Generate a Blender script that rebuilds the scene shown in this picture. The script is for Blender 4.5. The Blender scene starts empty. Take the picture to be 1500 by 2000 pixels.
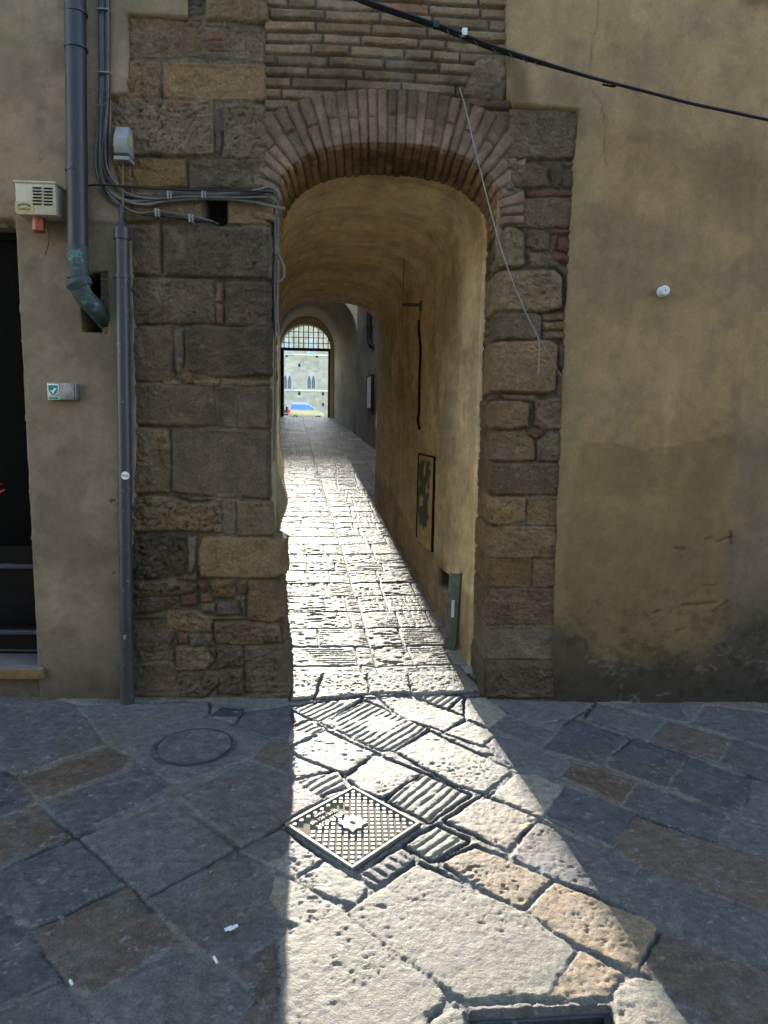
import bpy, bmesh, math, random
import numpy as np
from mathutils import Vector, Matrix

random.seed(7); RNG = np.random.default_rng(11)
SC = bpy.context.scene
COL = SC.collection
R = math.radians

# ------------------------------------------------------------------ survey: photo measurements -> metres
FPX, PITCH, ROLL, YAW, CAMH, CAMD = 1300.0, R(7.4), R(1.1), R(2.0), 1.6, 3.78
_F = np.array([math.sin(YAW)*math.cos(PITCH), math.cos(YAW)*math.cos(PITCH), -math.sin(PITCH)])
_R = np.array([math.cos(YAW), -math.sin(YAW), 0.0])
_U = np.cross(_R, _F)
CAM = np.array([0.0, -CAMD, CAMH])
def ray(x, y):
    a, b = x-750.0, y-1000.0
    xi = a*math.cos(ROLL)+b*math.sin(ROLL); yi = -a*math.sin(ROLL)+b*math.cos(ROLL)
    return (_F*FPX+_R*xi-_U*yi)/FPX
def fac(x, y, Y=0.0):                       # point of a plane parallel to the facade
    d = ray(x, y); return CAM+d*((Y-CAM[1])/d[1])
def gnd(x, y, z=0.0):                       # point of the street
    d = ray(x, y); return CAM+d*((z-CAM[2])/d[2])
K = -0.1233                                  # the passage drifts left by this per metre of depth
W = 1.24                                     # its width
def XL(Y): return K*(Y+CAMD)
def XR(Y): return XL(Y)+W
def onright(x, y, inset=0.0):                # point of the passage's right wall
    d = ray(x, y); xr = XL(0)+W-inset
    t = (xr+K*CAM[1]-CAM[0])/(d[0]-K*d[1]); return CAM+t*d
Y1 = 4.85                                    # end of the first vault
YV = 11.6                                    # start of the second vault
YG = 14.95                                   # gate
def off2(Y): return 1.51+0.071*(YG-Y)        # right wall of court and second vault, measured from the left wall
def floor_z(Y):
    Y = np.asarray(Y, float)
    t = np.clip(Y+0.12, 0, None)
    z = 0.12*t*t/(t+0.25)+0.012*np.clip(t/0.4, 0, 1)
    top = 0.12*(YG+0.3)
    return np.where(Y > YG-0.3, np.minimum(z, top)+0*z, z)

# ------------------------------------------------------------------ noise
def vnoise(x, y, seed=0):
    xi = np.floor(x); yi = np.floor(y); fx = x-xi; fy = y-yi
    def h(i, j):
        v = np.sin(i*127.1+j*311.7+seed*74.7)*43758.5453
        return v-np.floor(v)
    ux = fx*fx*(3-2*fx); uy = fy*fy*(3-2*fy)
    a = h(xi, yi); b = h(xi+1, yi); c = h(xi, yi+1); d = h(xi+1, yi+1)
    return (a*(1-ux)+b*ux)*(1-uy)+(c*(1-ux)+d*ux)*uy
def fbm(x, y, s, octv=4, seed=0, gain=0.5):
    t = 0; amp = 1.0; tot = 0
    for o in range(octv):
        q = 1.0/s*(2**o); r = 0.6*o
        xr = x*math.cos(r)-y*math.sin(r); yr = x*math.sin(r)+y*math.cos(r)
        t = t+amp*vnoise(xr*q+17.3*o, yr*q-9.1*o, seed+o*3); tot += amp; amp *= gain
    return t/tot
def sstep(a, b, x):
    t = np.clip((x-a)/(b-a), 0, 1); return t*t*(3-2*t)
def rnd(i, s=0):
    v = np.sin((np.asarray(i, float)+1)*12.9898+s*78.233)*43758.5453
    return v-np.floor(v)

def poly_sd(px, py, poly):
    d2 = np.full(px.shape, 1e9); ins = np.zeros(px.shape, bool); n = len(poly)
    for i in range(n):
        ax, ay = poly[i]; bx, by = poly[(i+1) % n]
        ex, ey = bx-ax, by-ay; wx, wy = px-ax, py-ay
        t = np.clip((wx*ex+wy*ey)/(ex*ex+ey*ey+1e-12), 0, 1)
        d2 = np.minimum(d2, (wx-ex*t)**2+(wy-ey*t)**2)
        c = ((ay > py) != (by > py)) & (px < (bx-ax)*(py-ay)/((by-ay) if abs(by-ay) > 1e-9 else 1e-9)+ax)
        ins ^= c
    d = np.sqrt(d2)
    return np.where(ins, d, -d)
def stones(px, py, polys, pad=0.06):
    """signed distance into the nearest stone and the stone's index"""
    sd = np.full(px.shape, -pad); sid = np.full(px.shape, -1)
    fx, fy = px.ravel(), py.ravel(); S = sd.ravel().copy(); I = sid.ravel().copy()
    for k, p in enumerate(polys):
        p = np.asarray(p, float)
        x0, y0 = p.min(0)-pad; x1, y1 = p.max(0)+pad
        m = np.nonzero((fx > x0) & (fx < x1) & (fy > y0) & (fy < y1))[0]
        if not len(m): continue
        d = poly_sd(fx[m], fy[m], p)
        b = d > S[m]
        S[m[b]] = d[b]; I[m[b]] = k
    return S.reshape(px.shape), I.reshape(px.shape)
def dome(sd, e):
    t = np.clip(sd/e, 0, 1); return np.sqrt(1-(1-t)**2)
def courses(u, v, rows, cols, base=0):
    """rows: sorted edges in v; cols[k]: sorted edges in u of row k"""
    r = np.clip(np.searchsorted(rows, v.ravel())-1, 0, len(rows)-2).reshape(v.shape)
    ra = np.asarray(rows)
    dv = np.minimum(v-ra[r], ra[r+1]-v)
    du = np.zeros_like(u); ci = np.zeros(u.shape, int)
    for k in np.unique(r):
        m = r == k; ce = np.asarray(cols[k])
        c = np.clip(np.searchsorted(ce, u[m])-1, 0, len(ce)-2)
        du[m] = np.minimum(u[m]-ce[c], ce[c+1]-u[m]); ci[m] = c
    return np.minimum(du, dv), r*97+ci, du, dv

# ------------------------------------------------------------------ mesh helpers
def link(o, parent=None):
    COL.objects.link(o)
    if parent is not None: o.parent = parent
    return o
def tag(o, label, cat=None, group=None, kind=None):
    if label: o['label'] = label
    if cat: o['category'] = cat
    if group: o['group'] = group
    if kind: o['kind'] = kind
    return o
def empty(name, loc, label=None, cat=None, group=None):
    o = bpy.data.objects.new(name, None); o.location = loc; o.empty_display_size = 0.1
    COL.objects.link(o); tag(o, label, cat, group); return o
def grid_mesh(name, P, C, mat, parent=None, mask=None, smooth=True, origin=(0, 0, 0), flip=False):
    n, m = P.shape[:2]
    idx = np.arange(n*m).reshape(n, m)
    q = np.stack([idx[:-1, :-1], idx[:-1, 1:], idx[1:, 1:], idx[1:, :-1]], -1)
    if mask is not None:
        fm = mask[:-1, :-1] & mask[:-1, 1:] & mask[1:, 1:] & mask[1:, :-1]
        q = q[fm]
    q = q.reshape(-1, 4)
    if flip: q = q[:, ::-1]
    used = np.zeros(n*m, bool); used[q.ravel()] = True
    remap = np.cumsum(used)-1
    V = P.reshape(-1, 3)[used]-np.asarray(origin); q = remap[q]
    me = bpy.data.meshes.new(name)
    me.vertices.add(len(V)); me.vertices.foreach_set('co', np.ascontiguousarray(V, np.float32).ravel())
    me.loops.add(q.size); me.loops.foreach_set('vertex_index', np.ascontiguousarray(q, np.int32).ravel())
    me.polygons.add(len(q))
    me.polygons.foreach_set('loop_start', np.arange(0, q.size, 4, dtype=np.int32))
    me.polygons.foreach_set('use_smooth', np.full(len(q), smooth))
    me.update(calc_edges=True)
    ca = me.color_attributes.new('Col', 'FLOAT_COLOR', 'POINT')
    cc = np.ones((len(V), 4), np.float32); cc[:, :3] = C.reshape(-1, 3)[used]
    ca.data.foreach_set('color', cc.ravel())
    me.materials.append(mat); me.validate()
    o = bpy.data.objects.new(name, me); o.location = origin
    return link(o, parent) if parent is None else linkp(o, parent)
def linkp(o, parent):
    COL.objects.link(o); o.parent = parent
    o.location = Vector(o.location)-world_loc(parent)
    return o
def world_loc(o):
    v = Vector(o.location)
    while o.parent is not None:
        o = o.parent; v = v+Vector(o.location)
    return v
class MB:
    """collects shapes in world metres, then links them as one mesh object"""
    def __init__(s): s.v = []; s.f = []
    def add(s, v, f):
        b = len(s.v); s.v += [tuple(map(float, p)) for p in v]; s.f += [tuple(i+b for i in q) for q in f]; return s
    def box(s, x0, x1, y0, y1, z0, z1):
        return s.add([(x0,y0,z0),(x1,y0,z0),(x1,y1,z0),(x0,y1,z0),(x0,y0,z1),(x1,y0,z1),(x1,y1,z1),(x0,y1,z1)],
                     [(3,2,1,0),(4,5,6,7),(0,1,5,4),(1,2,6,5),(2,3,7,6),(3,0,4,7)])
    def prism(s, foot, z0, z1):
        n = len(foot); v = [(x, y, z0) for x, y in foot]+[(x, y, z1) for x, y in foot]
        f = [tuple(range(n-1, -1, -1)), tuple(range(n, 2*n))]+[(i, (i+1) % n, n+(i+1) % n, n+i) for i in range(n)]
        return s.add(v, f)
    def hexa(s, p):                      # 4 bottom + 4 top corners
        return s.add(p, [(3,2,1,0),(4,5,6,7),(0,1,5,4),(1,2,6,5),(2,3,7,6),(3,0,4,7)])
    def extr(s, prof, d):                # a closed profile swept by the vector d
        n = len(prof); v = [tuple(p) for p in prof]+[tuple(np.asarray(p)+d) for p in prof]
        f = [tuple(range(n-1, -1, -1)), tuple(range(n, 2*n))]+[(i, (i+1) % n, n+(i+1) % n, n+i) for i in range(n)]
        return s.add(v, f)
    def tube(s, pts, r, n=8, caps=True):
        P = [Vector(p) for p in pts]; rs = r if hasattr(r, '__len__') else [r]*len(P)
        vs = []; fs = []; up = None
        for i, p in enumerate(P):
            t = (P[min(i+1, len(P)-1)]-P[max(i-1, 0)]).normalized()
            if up is None:
                up = Vector((0, -1, 0)) if abs(t.y) < 0.9 else Vector((0, 0, 1))
            a = (up-t*up.dot(t)).normalized(); b = t.cross(a); up = a
            for j in range(n):
                an = 2*math.pi*j/n
                vs.append(p+a*(math.cos(an)*rs[i])+b*(math.sin(an)*rs[i]))
        for i in range(len(P)-1):
            for j in range(n):
                fs.append((i*n+j, i*n+(j+1) % n, (i+1)*n+(j+1) % n, (i+1)*n+j))
        if caps:
            fs.append(tuple(range(n-1, -1, -1))); fs.append(tuple((len(P)-1)*n+j for j in range(n)))
        return s.add(vs, fs)
    def disc(s, c, r, d, n=20):          # a cylinder from c along d
        return s.tube([c, np.asarray(c)+np.asarray(d)], r, n)
    def build(s, name, mat, parent=None, bevel=0, smooth=False, seg=2, origin=None):
        if origin is None:
            a = np.array(s.v); origin = (a.min(0)+a.max(0))/2
            if parent is None: origin[2] = a[:, 2].min()
        me = bpy.data.meshes.new(name)
        me.from_pydata([tuple(np.array(p)-origin) for p in s.v], [], s.f)
        bm = bmesh.new(); bm.from_mesh(me); bmesh.ops.recalc_face_normals(bm, faces=bm.faces)
        if bevel:
            eds = [e for e in bm.edges if len(e.link_faces) == 2 and e.calc_face_angle(0) > 0.5]
            bmesh.ops.bevel(bm, geom=eds, offset=bevel, segments=seg, affect='EDGES', profile=0.5)
        for f in bm.faces: f.smooth = smooth or bool(bevel)
        if smooth or bevel:
            for e in bm.edges: e.smooth = not (len(e.link_faces) == 2 and e.calc_face_angle(0) > 0.7)
        bm.to_mesh(me); bm.free()
        me.materials.append(mat)
        o = bpy.data.objects.new(name, me); o.location = origin
        return link(o) if parent is None else linkp(o, parent)
def smooth_path(pts, sub=6):
    P = [np.asarray(p, float) for p in pts]; out = []
    for i in range(len(P)-1):
        a = P[max(i-1, 0)]; b = P[i]; c = P[i+1]; d = P[min(i+2, len(P)-1)]
        for k in range(sub):
            t = k/sub
            out.append(0.5*((2*b)+(c-a)*t+(2*a-5*b+4*c-d)*t*t+(3*b-a-3*c+d)*t**3))
    out.append(P[-1]); return out
def fpath(px, Y, sub=6, jitter=0.0):
    pts = []
    for i, q in enumerate(px):
        y = Y if len(q) == 2 else q[2]
        pts.append(fac(q[0], q[1], y))
    return smooth_path(pts, sub)
def text(name, s, size, mat, parent, loc, rot, extrude=0.0006, align='CENTER', shear=0.0, sx=1.0):
    cu = bpy.data.curves.new(name, 'FONT'); cu.body = s; cu.size = size; cu.extrude = extrude
    cu.align_x = align; cu.align_y = 'CENTER'; cu.shear = shear; cu.resolution_u = 3
    cu.materials.append(mat)
    tmp = bpy.data.objects.new(name, cu); COL.objects.link(tmp); dg = bpy.context.evaluated_depsgraph_get()
    me = bpy.data.meshes.new_from_object(tmp.evaluated_get(dg)); bpy.data.objects.remove(tmp); me.name = name
    if not me.materials: me.materials.append(mat)
    o = bpy.data.objects.new(name, me); o.location = Vector(loc); o.rotation_euler = rot; o.scale = (sx, 1, 1)
    return link(o) if parent is None else linkp(o, parent)

# ------------------------------------------------------------------ materials
def node_mat(name, base=None, rough=0.85, spec=0.3, metal=0.0, n1=(9, 0.25), n2=(70, 0.2), bump=(120, 0.004), bump2=None,
             streak=None, rough_var=0.1, tint=None):
    m = bpy.data.materials.new(name); m.use_nodes = True
    nt = m.node_tree; N = nt.nodes; L = nt.links; N.clear()
    out = N.new('ShaderNodeOutputMaterial'); bs = N.new('ShaderNodeBsdfPrincipled')
    L.new(bs.outputs[0], out.inputs[0])
    geo = N.new('ShaderNodeNewGeometry'); pos = geo.outputs['Position']
    bs.inputs['Metallic'].default_value = metal; bs.inputs['Specular IOR Level'].default_value = spec
    if base is None:
        at = N.new('ShaderNodeAttribute'); at.attribute_name = 'Col'; col = at.outputs['Color']
    else:
        rg = N.new('ShaderNodeRGB'); rg.outputs[0].default_value = (*base, 1); col = rg.outputs[0]
    def noise(scale, detail=6, rg=0.6, vec=pos):
        n = N.new('ShaderNodeTexNoise'); n.inputs['Scale'].default_value = scale
        n.inputs['Detail'].default_value = detail; n.inputs['Roughness'].default_value = rg
        L.new(vec, n.inputs['Vector']); return n.outputs['Fac']
    def mul(col, fac_, amt):
        mr = N.new('ShaderNodeMapRange'); mr.inputs[1].default_value = 0.28; mr.inputs[2].default_value = 0.72
        mr.inputs[3].default_value = 1-amt; mr.inputs[4].default_value = 1+amt
        L.new(fac_, mr.inputs[0])
        vm = N.new('ShaderNodeVectorMath'); vm.operation = 'SCALE'
        L.new(col, vm.inputs[0]); L.new(mr.outputs[0], vm.inputs['Scale']); return vm.outputs[0]
    nz = None
    for sc, am in (n1, n2):
        if am: nz = noise(sc); col = mul(col, nz, am)
    if streak:
        mp = N.new('ShaderNodeMapping'); mp.inputs['Scale'].default_value = streak[0]
        L.new(pos, mp.inputs['Vector']); col = mul(col, noise(1.0, 5, 0.6, mp.outputs[0]), streak[1])
    if tint:
        mx = N.new('ShaderNodeMix'); mx.data_type = 'RGBA'; mx.blend_type = 'MIX'
        mr = N.new('ShaderNodeMapRange'); mr.inputs[1].default_value = tint[2]; mr.inputs[2].default_value = tint[2]+tint[3]
        L.new(noise(tint[1], 5), mr.inputs[0]); L.new(mr.outputs[0], mx.inputs['Factor'])
        L.new(col, mx.inputs[6]); mx.inputs[7].default_value = (*tint[0], 1); col = mx.outputs[2]
    L.new(col, bs.inputs['Base Color'])
    if nz is not None and rough_var:
        mr = N.new('ShaderNodeMapRange'); mr.inputs[1].default_value = 0.3; mr.inputs[2].default_value = 0.7
        mr.inputs[3].default_value = max(0.03, rough-rough_var); mr.inputs[4].default_value = min(1, rough+rough_var)
        L.new(nz, mr.inputs[0]); L.new(mr.outputs[0], bs.inputs['Roughness'])
    else: bs.inputs['Roughness'].default_value = rough
    prev = None
    for b in (bump, bump2):
        if b:
            bn = N.new('ShaderNodeBump'); bn.inputs['Strength'].default_value = 1.0
            bn.inputs['Distance'].default_value = b[1]
            L.new(noise(b[0], 5, 0.65), bn.inputs['Height'])
            if prev is not None: L.new(prev, bn.inputs['Normal'])
            prev = bn.outputs[0]
    if prev is not None: L.new(prev, bs.inputs['Normal'])
    return m
M = {}
M['stone'] = node_mat('rough_sandstone', rough=0.88, n1=(9, 0.2), n2=(75, 0.34), bump=(75, 0.016), bump2=(210, 0.008))
M['brick'] = node_mat('old_brick', rough=0.9, n1=(12, 0.22), n2=(80, 0.25), bump=(70, 0.006), bump2=(220, 0.003))
M['stucco'] = node_mat('aged_stucco', rough=0.92, n1=(3.2, 0.14), n2=(60, 0.10), bump=(25, 0.004), bump2=(160, 0.002), streak=((5, 5, 0.9), 0.08))
M['plaster'] = node_mat('ochre_lime_plaster', rough=0.9, n1=(4, 0.16), n2=(45, 0.12), bump=(30, 0.006), bump2=(140, 0.002))
M['flag'] = node_mat('worn_flagstone', rough=0.62, spec=0.28, n1=(26, 0.30), n2=(130, 0.42), bump=(85, 0.004), bump2=(300, 0.003), rough_var=0.14, tint=((0.22, 0.21, 0.20), 34, 0.60, 0.10))
M['setts'] = node_mat('worn_setts', rough=0.62, spec=0.18, n1=(12, 0.15), n2=(80, 0.2), bump=(60, 0.005), rough_var=0.12)
M['core'] = node_mat('plain_render', (0.28, 0.23, 0.15), rough=0.95, bump=(40, 0.004))
M['pale'] = node_mat('pale_render', (0.62, 0.58, 0.48), rough=0.95, n1=(1, 0.1), bump=(40, 0.003))
M['copper'] = node_mat('dark_copper', (0.022, 0.021, 0.025), rough=0.48, spec=0.5, n1=(6, 0.35), n2=(60, 0.25), bump=(30, 0.001))
M['verdigris'] = node_mat('verdigris_copper', (0.045, 0.055, 0.055), rough=0.6, n1=(12, 0.3), n2=(70, 0.3), bump=(60, 0.001),
                          tint=((0.09, 0.17, 0.16), 22, 0.55, 0.1))
M['iron'] = node_mat('wrought_iron', (0.02, 0.02, 0.022), rough=0.6, bump=None)
M['greypipe'] = node_mat('grey_painted_pipe', (0.036, 0.036, 0.042), rough=0.45, spec=0.5, n1=(5, 0.2), n2=(90, 0.15), bump=(50, 0.0006),
                         tint=((0.20, 0.19, 0.17), 42, 0.64, 0.05))
M['cabledark'] = node_mat('dark_cable_sheath', (0.045, 0.042, 0.040), rough=0.5, bump=None)
M['cablegrey'] = node_mat('grey_cable_sheath', (0.125, 0.115, 0.10), rough=0.45, n1=(9, 0.25), n2=(60, 0.15), bump=None)
M['cableblack'] = node_mat('black_cable_sheath', (0.012, 0.012, 0.013), rough=0.5, bump=None)
M['greybox'] = node_mat('grey_plastic', (0.22, 0.215, 0.205), rough=0.5, n1=(10, 0.15), n2=(70, 0.1), bump=None)
M['cream'] = node_mat('cream_enamel', (0.42, 0.36, 0.25), rough=0.45, spec=0.5, n1=(9, 0.12), n2=(80, 0.08), bump=None, tint=((0.25, 0.13, 0.06), 30, 0.72, 0.08))
M['creamdull'] = node_mat('weathered_enamel', (0.40, 0.35, 0.25), rough=0.6, n1=(14, 0.25), bump=None)
M['orange'] = node_mat('orange_lamp_plastic', (0.30, 0.05, 0.016), rough=0.4, spec=0.6, n1=(20, 0.2), bump=None)
M['black'] = node_mat('black_void', (0.008, 0.008, 0.008), rough=0.9, bump=None, n1=(5, 0), n2=(5, 0))
M['doorwood'] = node_mat('black_painted_wood', (0.004, 0.004, 0.004), rough=0.6, spec=0.12, n1=(5, 0.2), n2=(60, 0.1), bump=(40, 0.0005))
M['doortrim'] = node_mat('lit_door_moulding', (0.055, 0.058, 0.075), rough=0.4, spec=0.4, bump=None)  # paler than the door wood: light on the mouldings put into colour
M['glassdark'] = node_mat('dark_window_glass', (0.003, 0.003, 0.003), rough=0.15, spec=0.06, n1=(3, 0.1), n2=(3, 0), bump=None, rough_var=0)
M['red'] = node_mat('red_plastic_and_light_mark', (0.75, 0.015, 0.03), rough=0.4, n1=(5, 0), n2=(5, 0), bump=None)
M['white'] = node_mat('white_porcelain', (0.60, 0.60, 0.60), rough=0.35, spec=0.5, n1=(30, 0.08), n2=(5, 0), bump=None)
M['paper'] = node_mat('white_paper', (0.72, 0.72, 0.74), rough=0.8, n1=(60, 0.08), n2=(5, 0), bump=None)
M['green'] = node_mat('green_sticker', (0.015, 0.19, 0.15), rough=0.4, n1=(40, 0.12), n2=(5, 0), bump=None)
M['teal'] = node_mat('teal_ink', (0.01, 0.12, 0.11), rough=0.5, n1=(5, 0), n2=(5, 0), bump=None)
M['ochreink'] = node_mat('ochre_label', (0.42, 0.32, 0.13), rough=0.6, n1=(60, 0.15), n2=(5, 0), bump=None)
M['brownink'] = node_mat('brown_ink', (0.12, 0.08, 0.04), rough=0.6, n1=(5, 0), n2=(5, 0), bump=None)
M['maroonink'] = node_mat('maroon_ink', (0.10, 0.008, 0.02), rough=0.5, n1=(5, 0), n2=(5, 0), bump=None)
M['steel'] = node_mat('tarnished_steel', (0.30, 0.29, 0.28), rough=0.38, metal=0.7, n1=(25, 0.4), n2=(70, 0.2), bump=None)
M['galv'] = node_mat('dirty_galvanised_steel', (0.13, 0.15, 0.12), rough=0.5, metal=0.35, n1=(22, 0.35), n2=(70, 0.2), bump=(60, 0.0008), tint=((0.42, 0.40, 0.33), 30, 0.66, 0.05))
M['castiron'] = node_mat('worn_cast_iron', (0.24, 0.22, 0.19), rough=0.5, spec=0.4, metal=0.1, n1=(30, 0.15), n2=(120, 0.15), bump=(200, 0.0008))
M['castdirt'] = node_mat('dust_in_cast_iron', (0.19, 0.155, 0.105), rough=0.85, n1=(30, 0.2), bump=(200, 0.001))
M['darkmetal'] = node_mat('dark_worn_steel', (0.06, 0.06, 0.07), rough=0.5, metal=0.3, n1=(20, 0.3), bump=None, tint=((0.22, 0.22, 0.23), 14, 0.6, 0.06))
M['palazzo'] = node_mat('palazzo_stone', rough=0.95, n1=(0.35, 0.12), n2=(3, 0.10), bump=None, streak=((0.9, 0.9, 0.12), 0.10))
M['palewhite'] = node_mat('pale_window_stone', (0.42, 0.385, 0.325), rough=0.9, n1=(0.5, 0.1), n2=(5, 0), bump=None)
M['boardwhite'] = node_mat('white_board', (0.86, 0.86, 0.84), rough=0.5, n1=(2, 0.03), n2=(5, 0), bump=None)
M['winglass'] = node_mat('leaded_window_glass', (0.05, 0.055, 0.075), rough=0.4, spec=0.5, n1=(0.6, 0.2), n2=(4, 0.2), bump=None)
M['winblue'] = node_mat('sky_blue_window_glass', (0.22, 0.31, 0.36), rough=0.3, spec=0.5, n1=(0.6, 0.2), n2=(4, 0.1), bump=None)
M['carbody'] = node_mat('car_paint_ochre_reflection', (0.36, 0.28, 0.15), rough=0.3, metal=0.35, spec=0.5, n1=(1, 0.05), n2=(1, 0), bump=None, rough_var=0)  # ochre reflection of sunlit houses put into the body colour
M['carroof'] = node_mat('white_car_roof_paint', (0.40, 0.44, 0.52), rough=0.25, spec=0.5, n1=(1, 0.05), n2=(1, 0), bump=None, rough_var=0)
M['carglass'] = node_mat('car_glass_sky_reflection', (0.02, 0.085, 0.42), rough=0.08, spec=0.8, n1=(1, 0), n2=(1, 0), bump=None, rough_var=0)  # sky reflection put into the glass colour
M['tyre'] = node_mat('tyre_rubber', (0.015, 0.015, 0.015), rough=0.8, n1=(1, 0), n2=(1, 0), bump=None)
M['maroon'] = node_mat('maroon_board', (0.06, 0.02, 0.04), rough=0.6, n1=(1, 0.1), n2=(1, 0), bump=None)
M['ground'] = node_mat('far_paving', (0.24, 0.23, 0.22), rough=0.55, spec=0.5, n1=(1.5, 0.2), n2=(12, 0.2), bump=(8, 0.01))
M['greenpaint'] = node_mat('peeling_green_paint', (0.085, 0.10, 0.065), rough=0.7, n1=(16, 0.2), n2=(90, 0.15), bump=(60, 0.001))
M['doorslab'] = node_mat('stone_step', (0.16, 0.14, 0.135), rough=0.6, n1=(9, 0.2), n2=(60, 0.15), bump=(60, 0.003))
M['riser'] = node_mat('dirty_riser', (0.095, 0.078, 0.055), rough=0.9, n1=(9, 0.25), bump=(50, 0.004))
M['doorriser'] = node_mat('ochre_step_edge', (0.17, 0.105, 0.05), rough=0.8, n1=(14, 0.2), n2=(60, 0.2), bump=(60, 0.005))

# ------------------------------------------------------------------ STREET PAVING
def px(pts): return [tuple(gnd(x, y)[:2]) for x, y in pts]
def c7(pts): return px([(x/1.974, y/1.974+1340) for x, y in pts])
def c8(pts): return px([(x/1.974+740, y/1.974+1340) for x, y in pts])
def c4(pts): return px([(x/3.571+540, y/3.571+1100) for x, y in pts])
GREY, WARM, BLUE, LIT_CREAM, OCH = (0.116, 0.105, 0.101), (0.118, 0.088, 0.066), (0.086, 0.081, 0.087), (0.245, 0.214, 0.164), (0.265, 0.185, 0.110)  # stones in the sun patch paler, shaded ones darkened: light put into colour
ST = []     # (polygon, colour, groove direction or None, pits)
def S(poly, c, groove=None, pits=0.25, off=None): ST.append((poly, c, groove, pits, off))
S(c7([(-90,-5),(290,62),(395,215),(70,326),(-90,270)]), GREY)
S(c7([(75,347),(420,222),(500,268),(478,302),(152,428)]), WARM, off=-0.003)
S(c7([(163,442),(560,296),(648,365),(618,400),(288,556),(243,508)]), BLUE)
S(c7([(-90,300),(55,345),(138,435),(-90,520)]), BLUE)
S(c7([(-90,530),(148,448),(266,562),(-90,720)]), WARM)
S(c7([(-90,735),(288,578),(476,745),(116,912),(-60,800)]), BLUE)
S(c7([(312,572),(655,432),(895,610),(562,795)]), GREY)
S(c7([(684,412),(960,280),(1110,340),(1240,425),(1080,520),(930,600)]), GREY)
S(c7([(300,66),(800,55),(800,100),(540,188),(488,245),(400,195)]), GREY)
S(c7([(515,205),(700,120),(830,118),(1040,198),(960,262),(692,360),(615,328),(525,262)]), GREY)
S(c7([(940,98),(1115,68),(1120,192),(1045,190),(905,148)]), BLUE)
S(c7([(1052,202),(1122,205),(1114,330),(972,266)]), WARM)
S(c7([(128,925),(498,762),(658,930),(650,975),(352,1165),(272,1128)]), WARM)
S(c7([(568,810),(908,627),(1082,710),(1076,935),(890,1075),(692,928)]), GREY)
S(c7([(352,1180),(690,988),(975,1190),(880,1303),(700,1420),(560,1420)]), GREY)
S(c7([(-90,760),(108,925),(195,1060),(228,1108),(-90,1250)]), BLUE)
S(c7([(-90,1275),(232,1122),(470,1420),(-90,1420)]), GREY)
S(c7([(905,1085),(1072,960),(1075,1275),(1000,1200)]), WARM)
S(c7([(880,1310),(990,1208),(1078,1290),(1080,1420),(760,1420)]), WARM)
S(c7([(925,622),(1092,545),(1190,620),(1086,695)]), GREY)
# threshold row
for p in ([(100,800),(320,800),(265,930),(105,940)], [(338,800),(628,797),(645,908),(280,938)], [(642,800),(905,800),(935,903),(657,905)], [(918,797),(1300,790),(1440,895),(955,912)]):
    S(c4(p), LIT_CREAM, off=0.006)
def gd(a, b):
    p, q = gnd(*a), gnd(*b); v = (q-p)[:2]; return v/np.linalg.norm(v)
G1 = gd((632,1405),(711,1366))
S(c4([(100,985),(590,932),(322,1085),(200,1045)]), LIT_CREAM, G1)
S(px([(630,1405),(711,1367),(742,1378),(832,1420),(768,1460),(742,1458)]), LIT_CREAM, G1)
S(c8([(10,42),(130,37),(328,110),(255,158),(105,120)]), LIT_CREAM)
S(c8([(140,36),(318,37),(262,75)]), LIT_CREAM, G1)
S(c8([(342,42),(420,40),(495,100),(430,148),(335,112)]), LIT_CREAM)
S(c8([(258,165),(342,126),(450,177),(398,218)]), LIT_CREAM)
S(c8([(68,240),(200,168),(505,312),(400,392),(292,362)]), LIT_CREAM, None, 0.8)
S(px([(570,1459),(638,1425),(728,1466),(674,1503),(598,1477)]), LIT_CREAM, None, 0.6)
S(px([(565,1420),(600,1402),(632,1418),(566,1452)]), LIT_CREAM, G1)
S(px([(680,1513),(735,1470),(820,1505),(748,1553),(700,1534)]), LIT_CREAM, None, 0.6)
S(c8([(38,430),(170,328),(338,407),(190,508)]), LIT_CREAM, gd((757,1557),(826,1505)))
S(c8([(262,510),(400,412),(608,500),(490,612)]), LIT_CREAM)
S(c8([(432,410),(528,327),(600,330),(712,378),(622,493)]), LIT_CREAM)
S(c8([(418,213),(462,182),(728,280),(690,333),(520,298)]), GREY)
S(c8([(110,600),(220,532),(328,580),(202,658)]), LIT_CREAM, gd((800,1645),(852,1610)))
S(c8([(248,668),(370,610),(668,730),(550,846),(422,778)]), OCH, None, 1.0)
S(c8([(512,638),(615,517),(998,680),(928,818),(800,768),(682,730)]), GREY, None, 0.5)
S(c8([(572,862),(682,742),(872,822),(1078,902),(1000,1080),(780,988)]), OCH, None, 0.5)
S(px([(674,1776),(812,1683),(1028,1777),(1126,1850),(1072,1938),(910,1944),(802,1878)]), LIT_CREAM, None, 0.4, 0.004)
S(px([(550,1822),(652,1766),(852,1900),(868,1938),(800,2030),(548,2060)]), LIT_CREAM, None, 0.5)
S(px([(1070,1942),(1135,1851),(1215,1892),(1190,1936)]), OCH, None, 0.6)
S(px([(1203,1935),(1236,1902),(1290,1912),(1400,2080),(1215,2080)]), LIT_CREAM, None, 0.5)
S(px([(820,2005),(880,1962),(905,1967),(912,2080),(800,2080)]), LIT_CREAM, None, 0.5)
S(px([(563,1522),(613,1553),(560,1594),(510,1560)]), LIT_CREAM)
S(px([(580,1520),(660,1502),(674,1530),(617,1550)]), LIT_CREAM, G1)
S(px([(552,1622),(628,1672),(576,1708),(520,1680)]), LIT_CREAM, None, 1.0)
S(px([(579,1713),(636,1677),(716,1727),(692,1758),(640,1742)]), LIT_CREAM, None, 1.0)
S(px([(530,1690),(572,1715),(666,1770),(600,1808),(500,1760)]), LIT_CREAM, None, 1.0)
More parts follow.
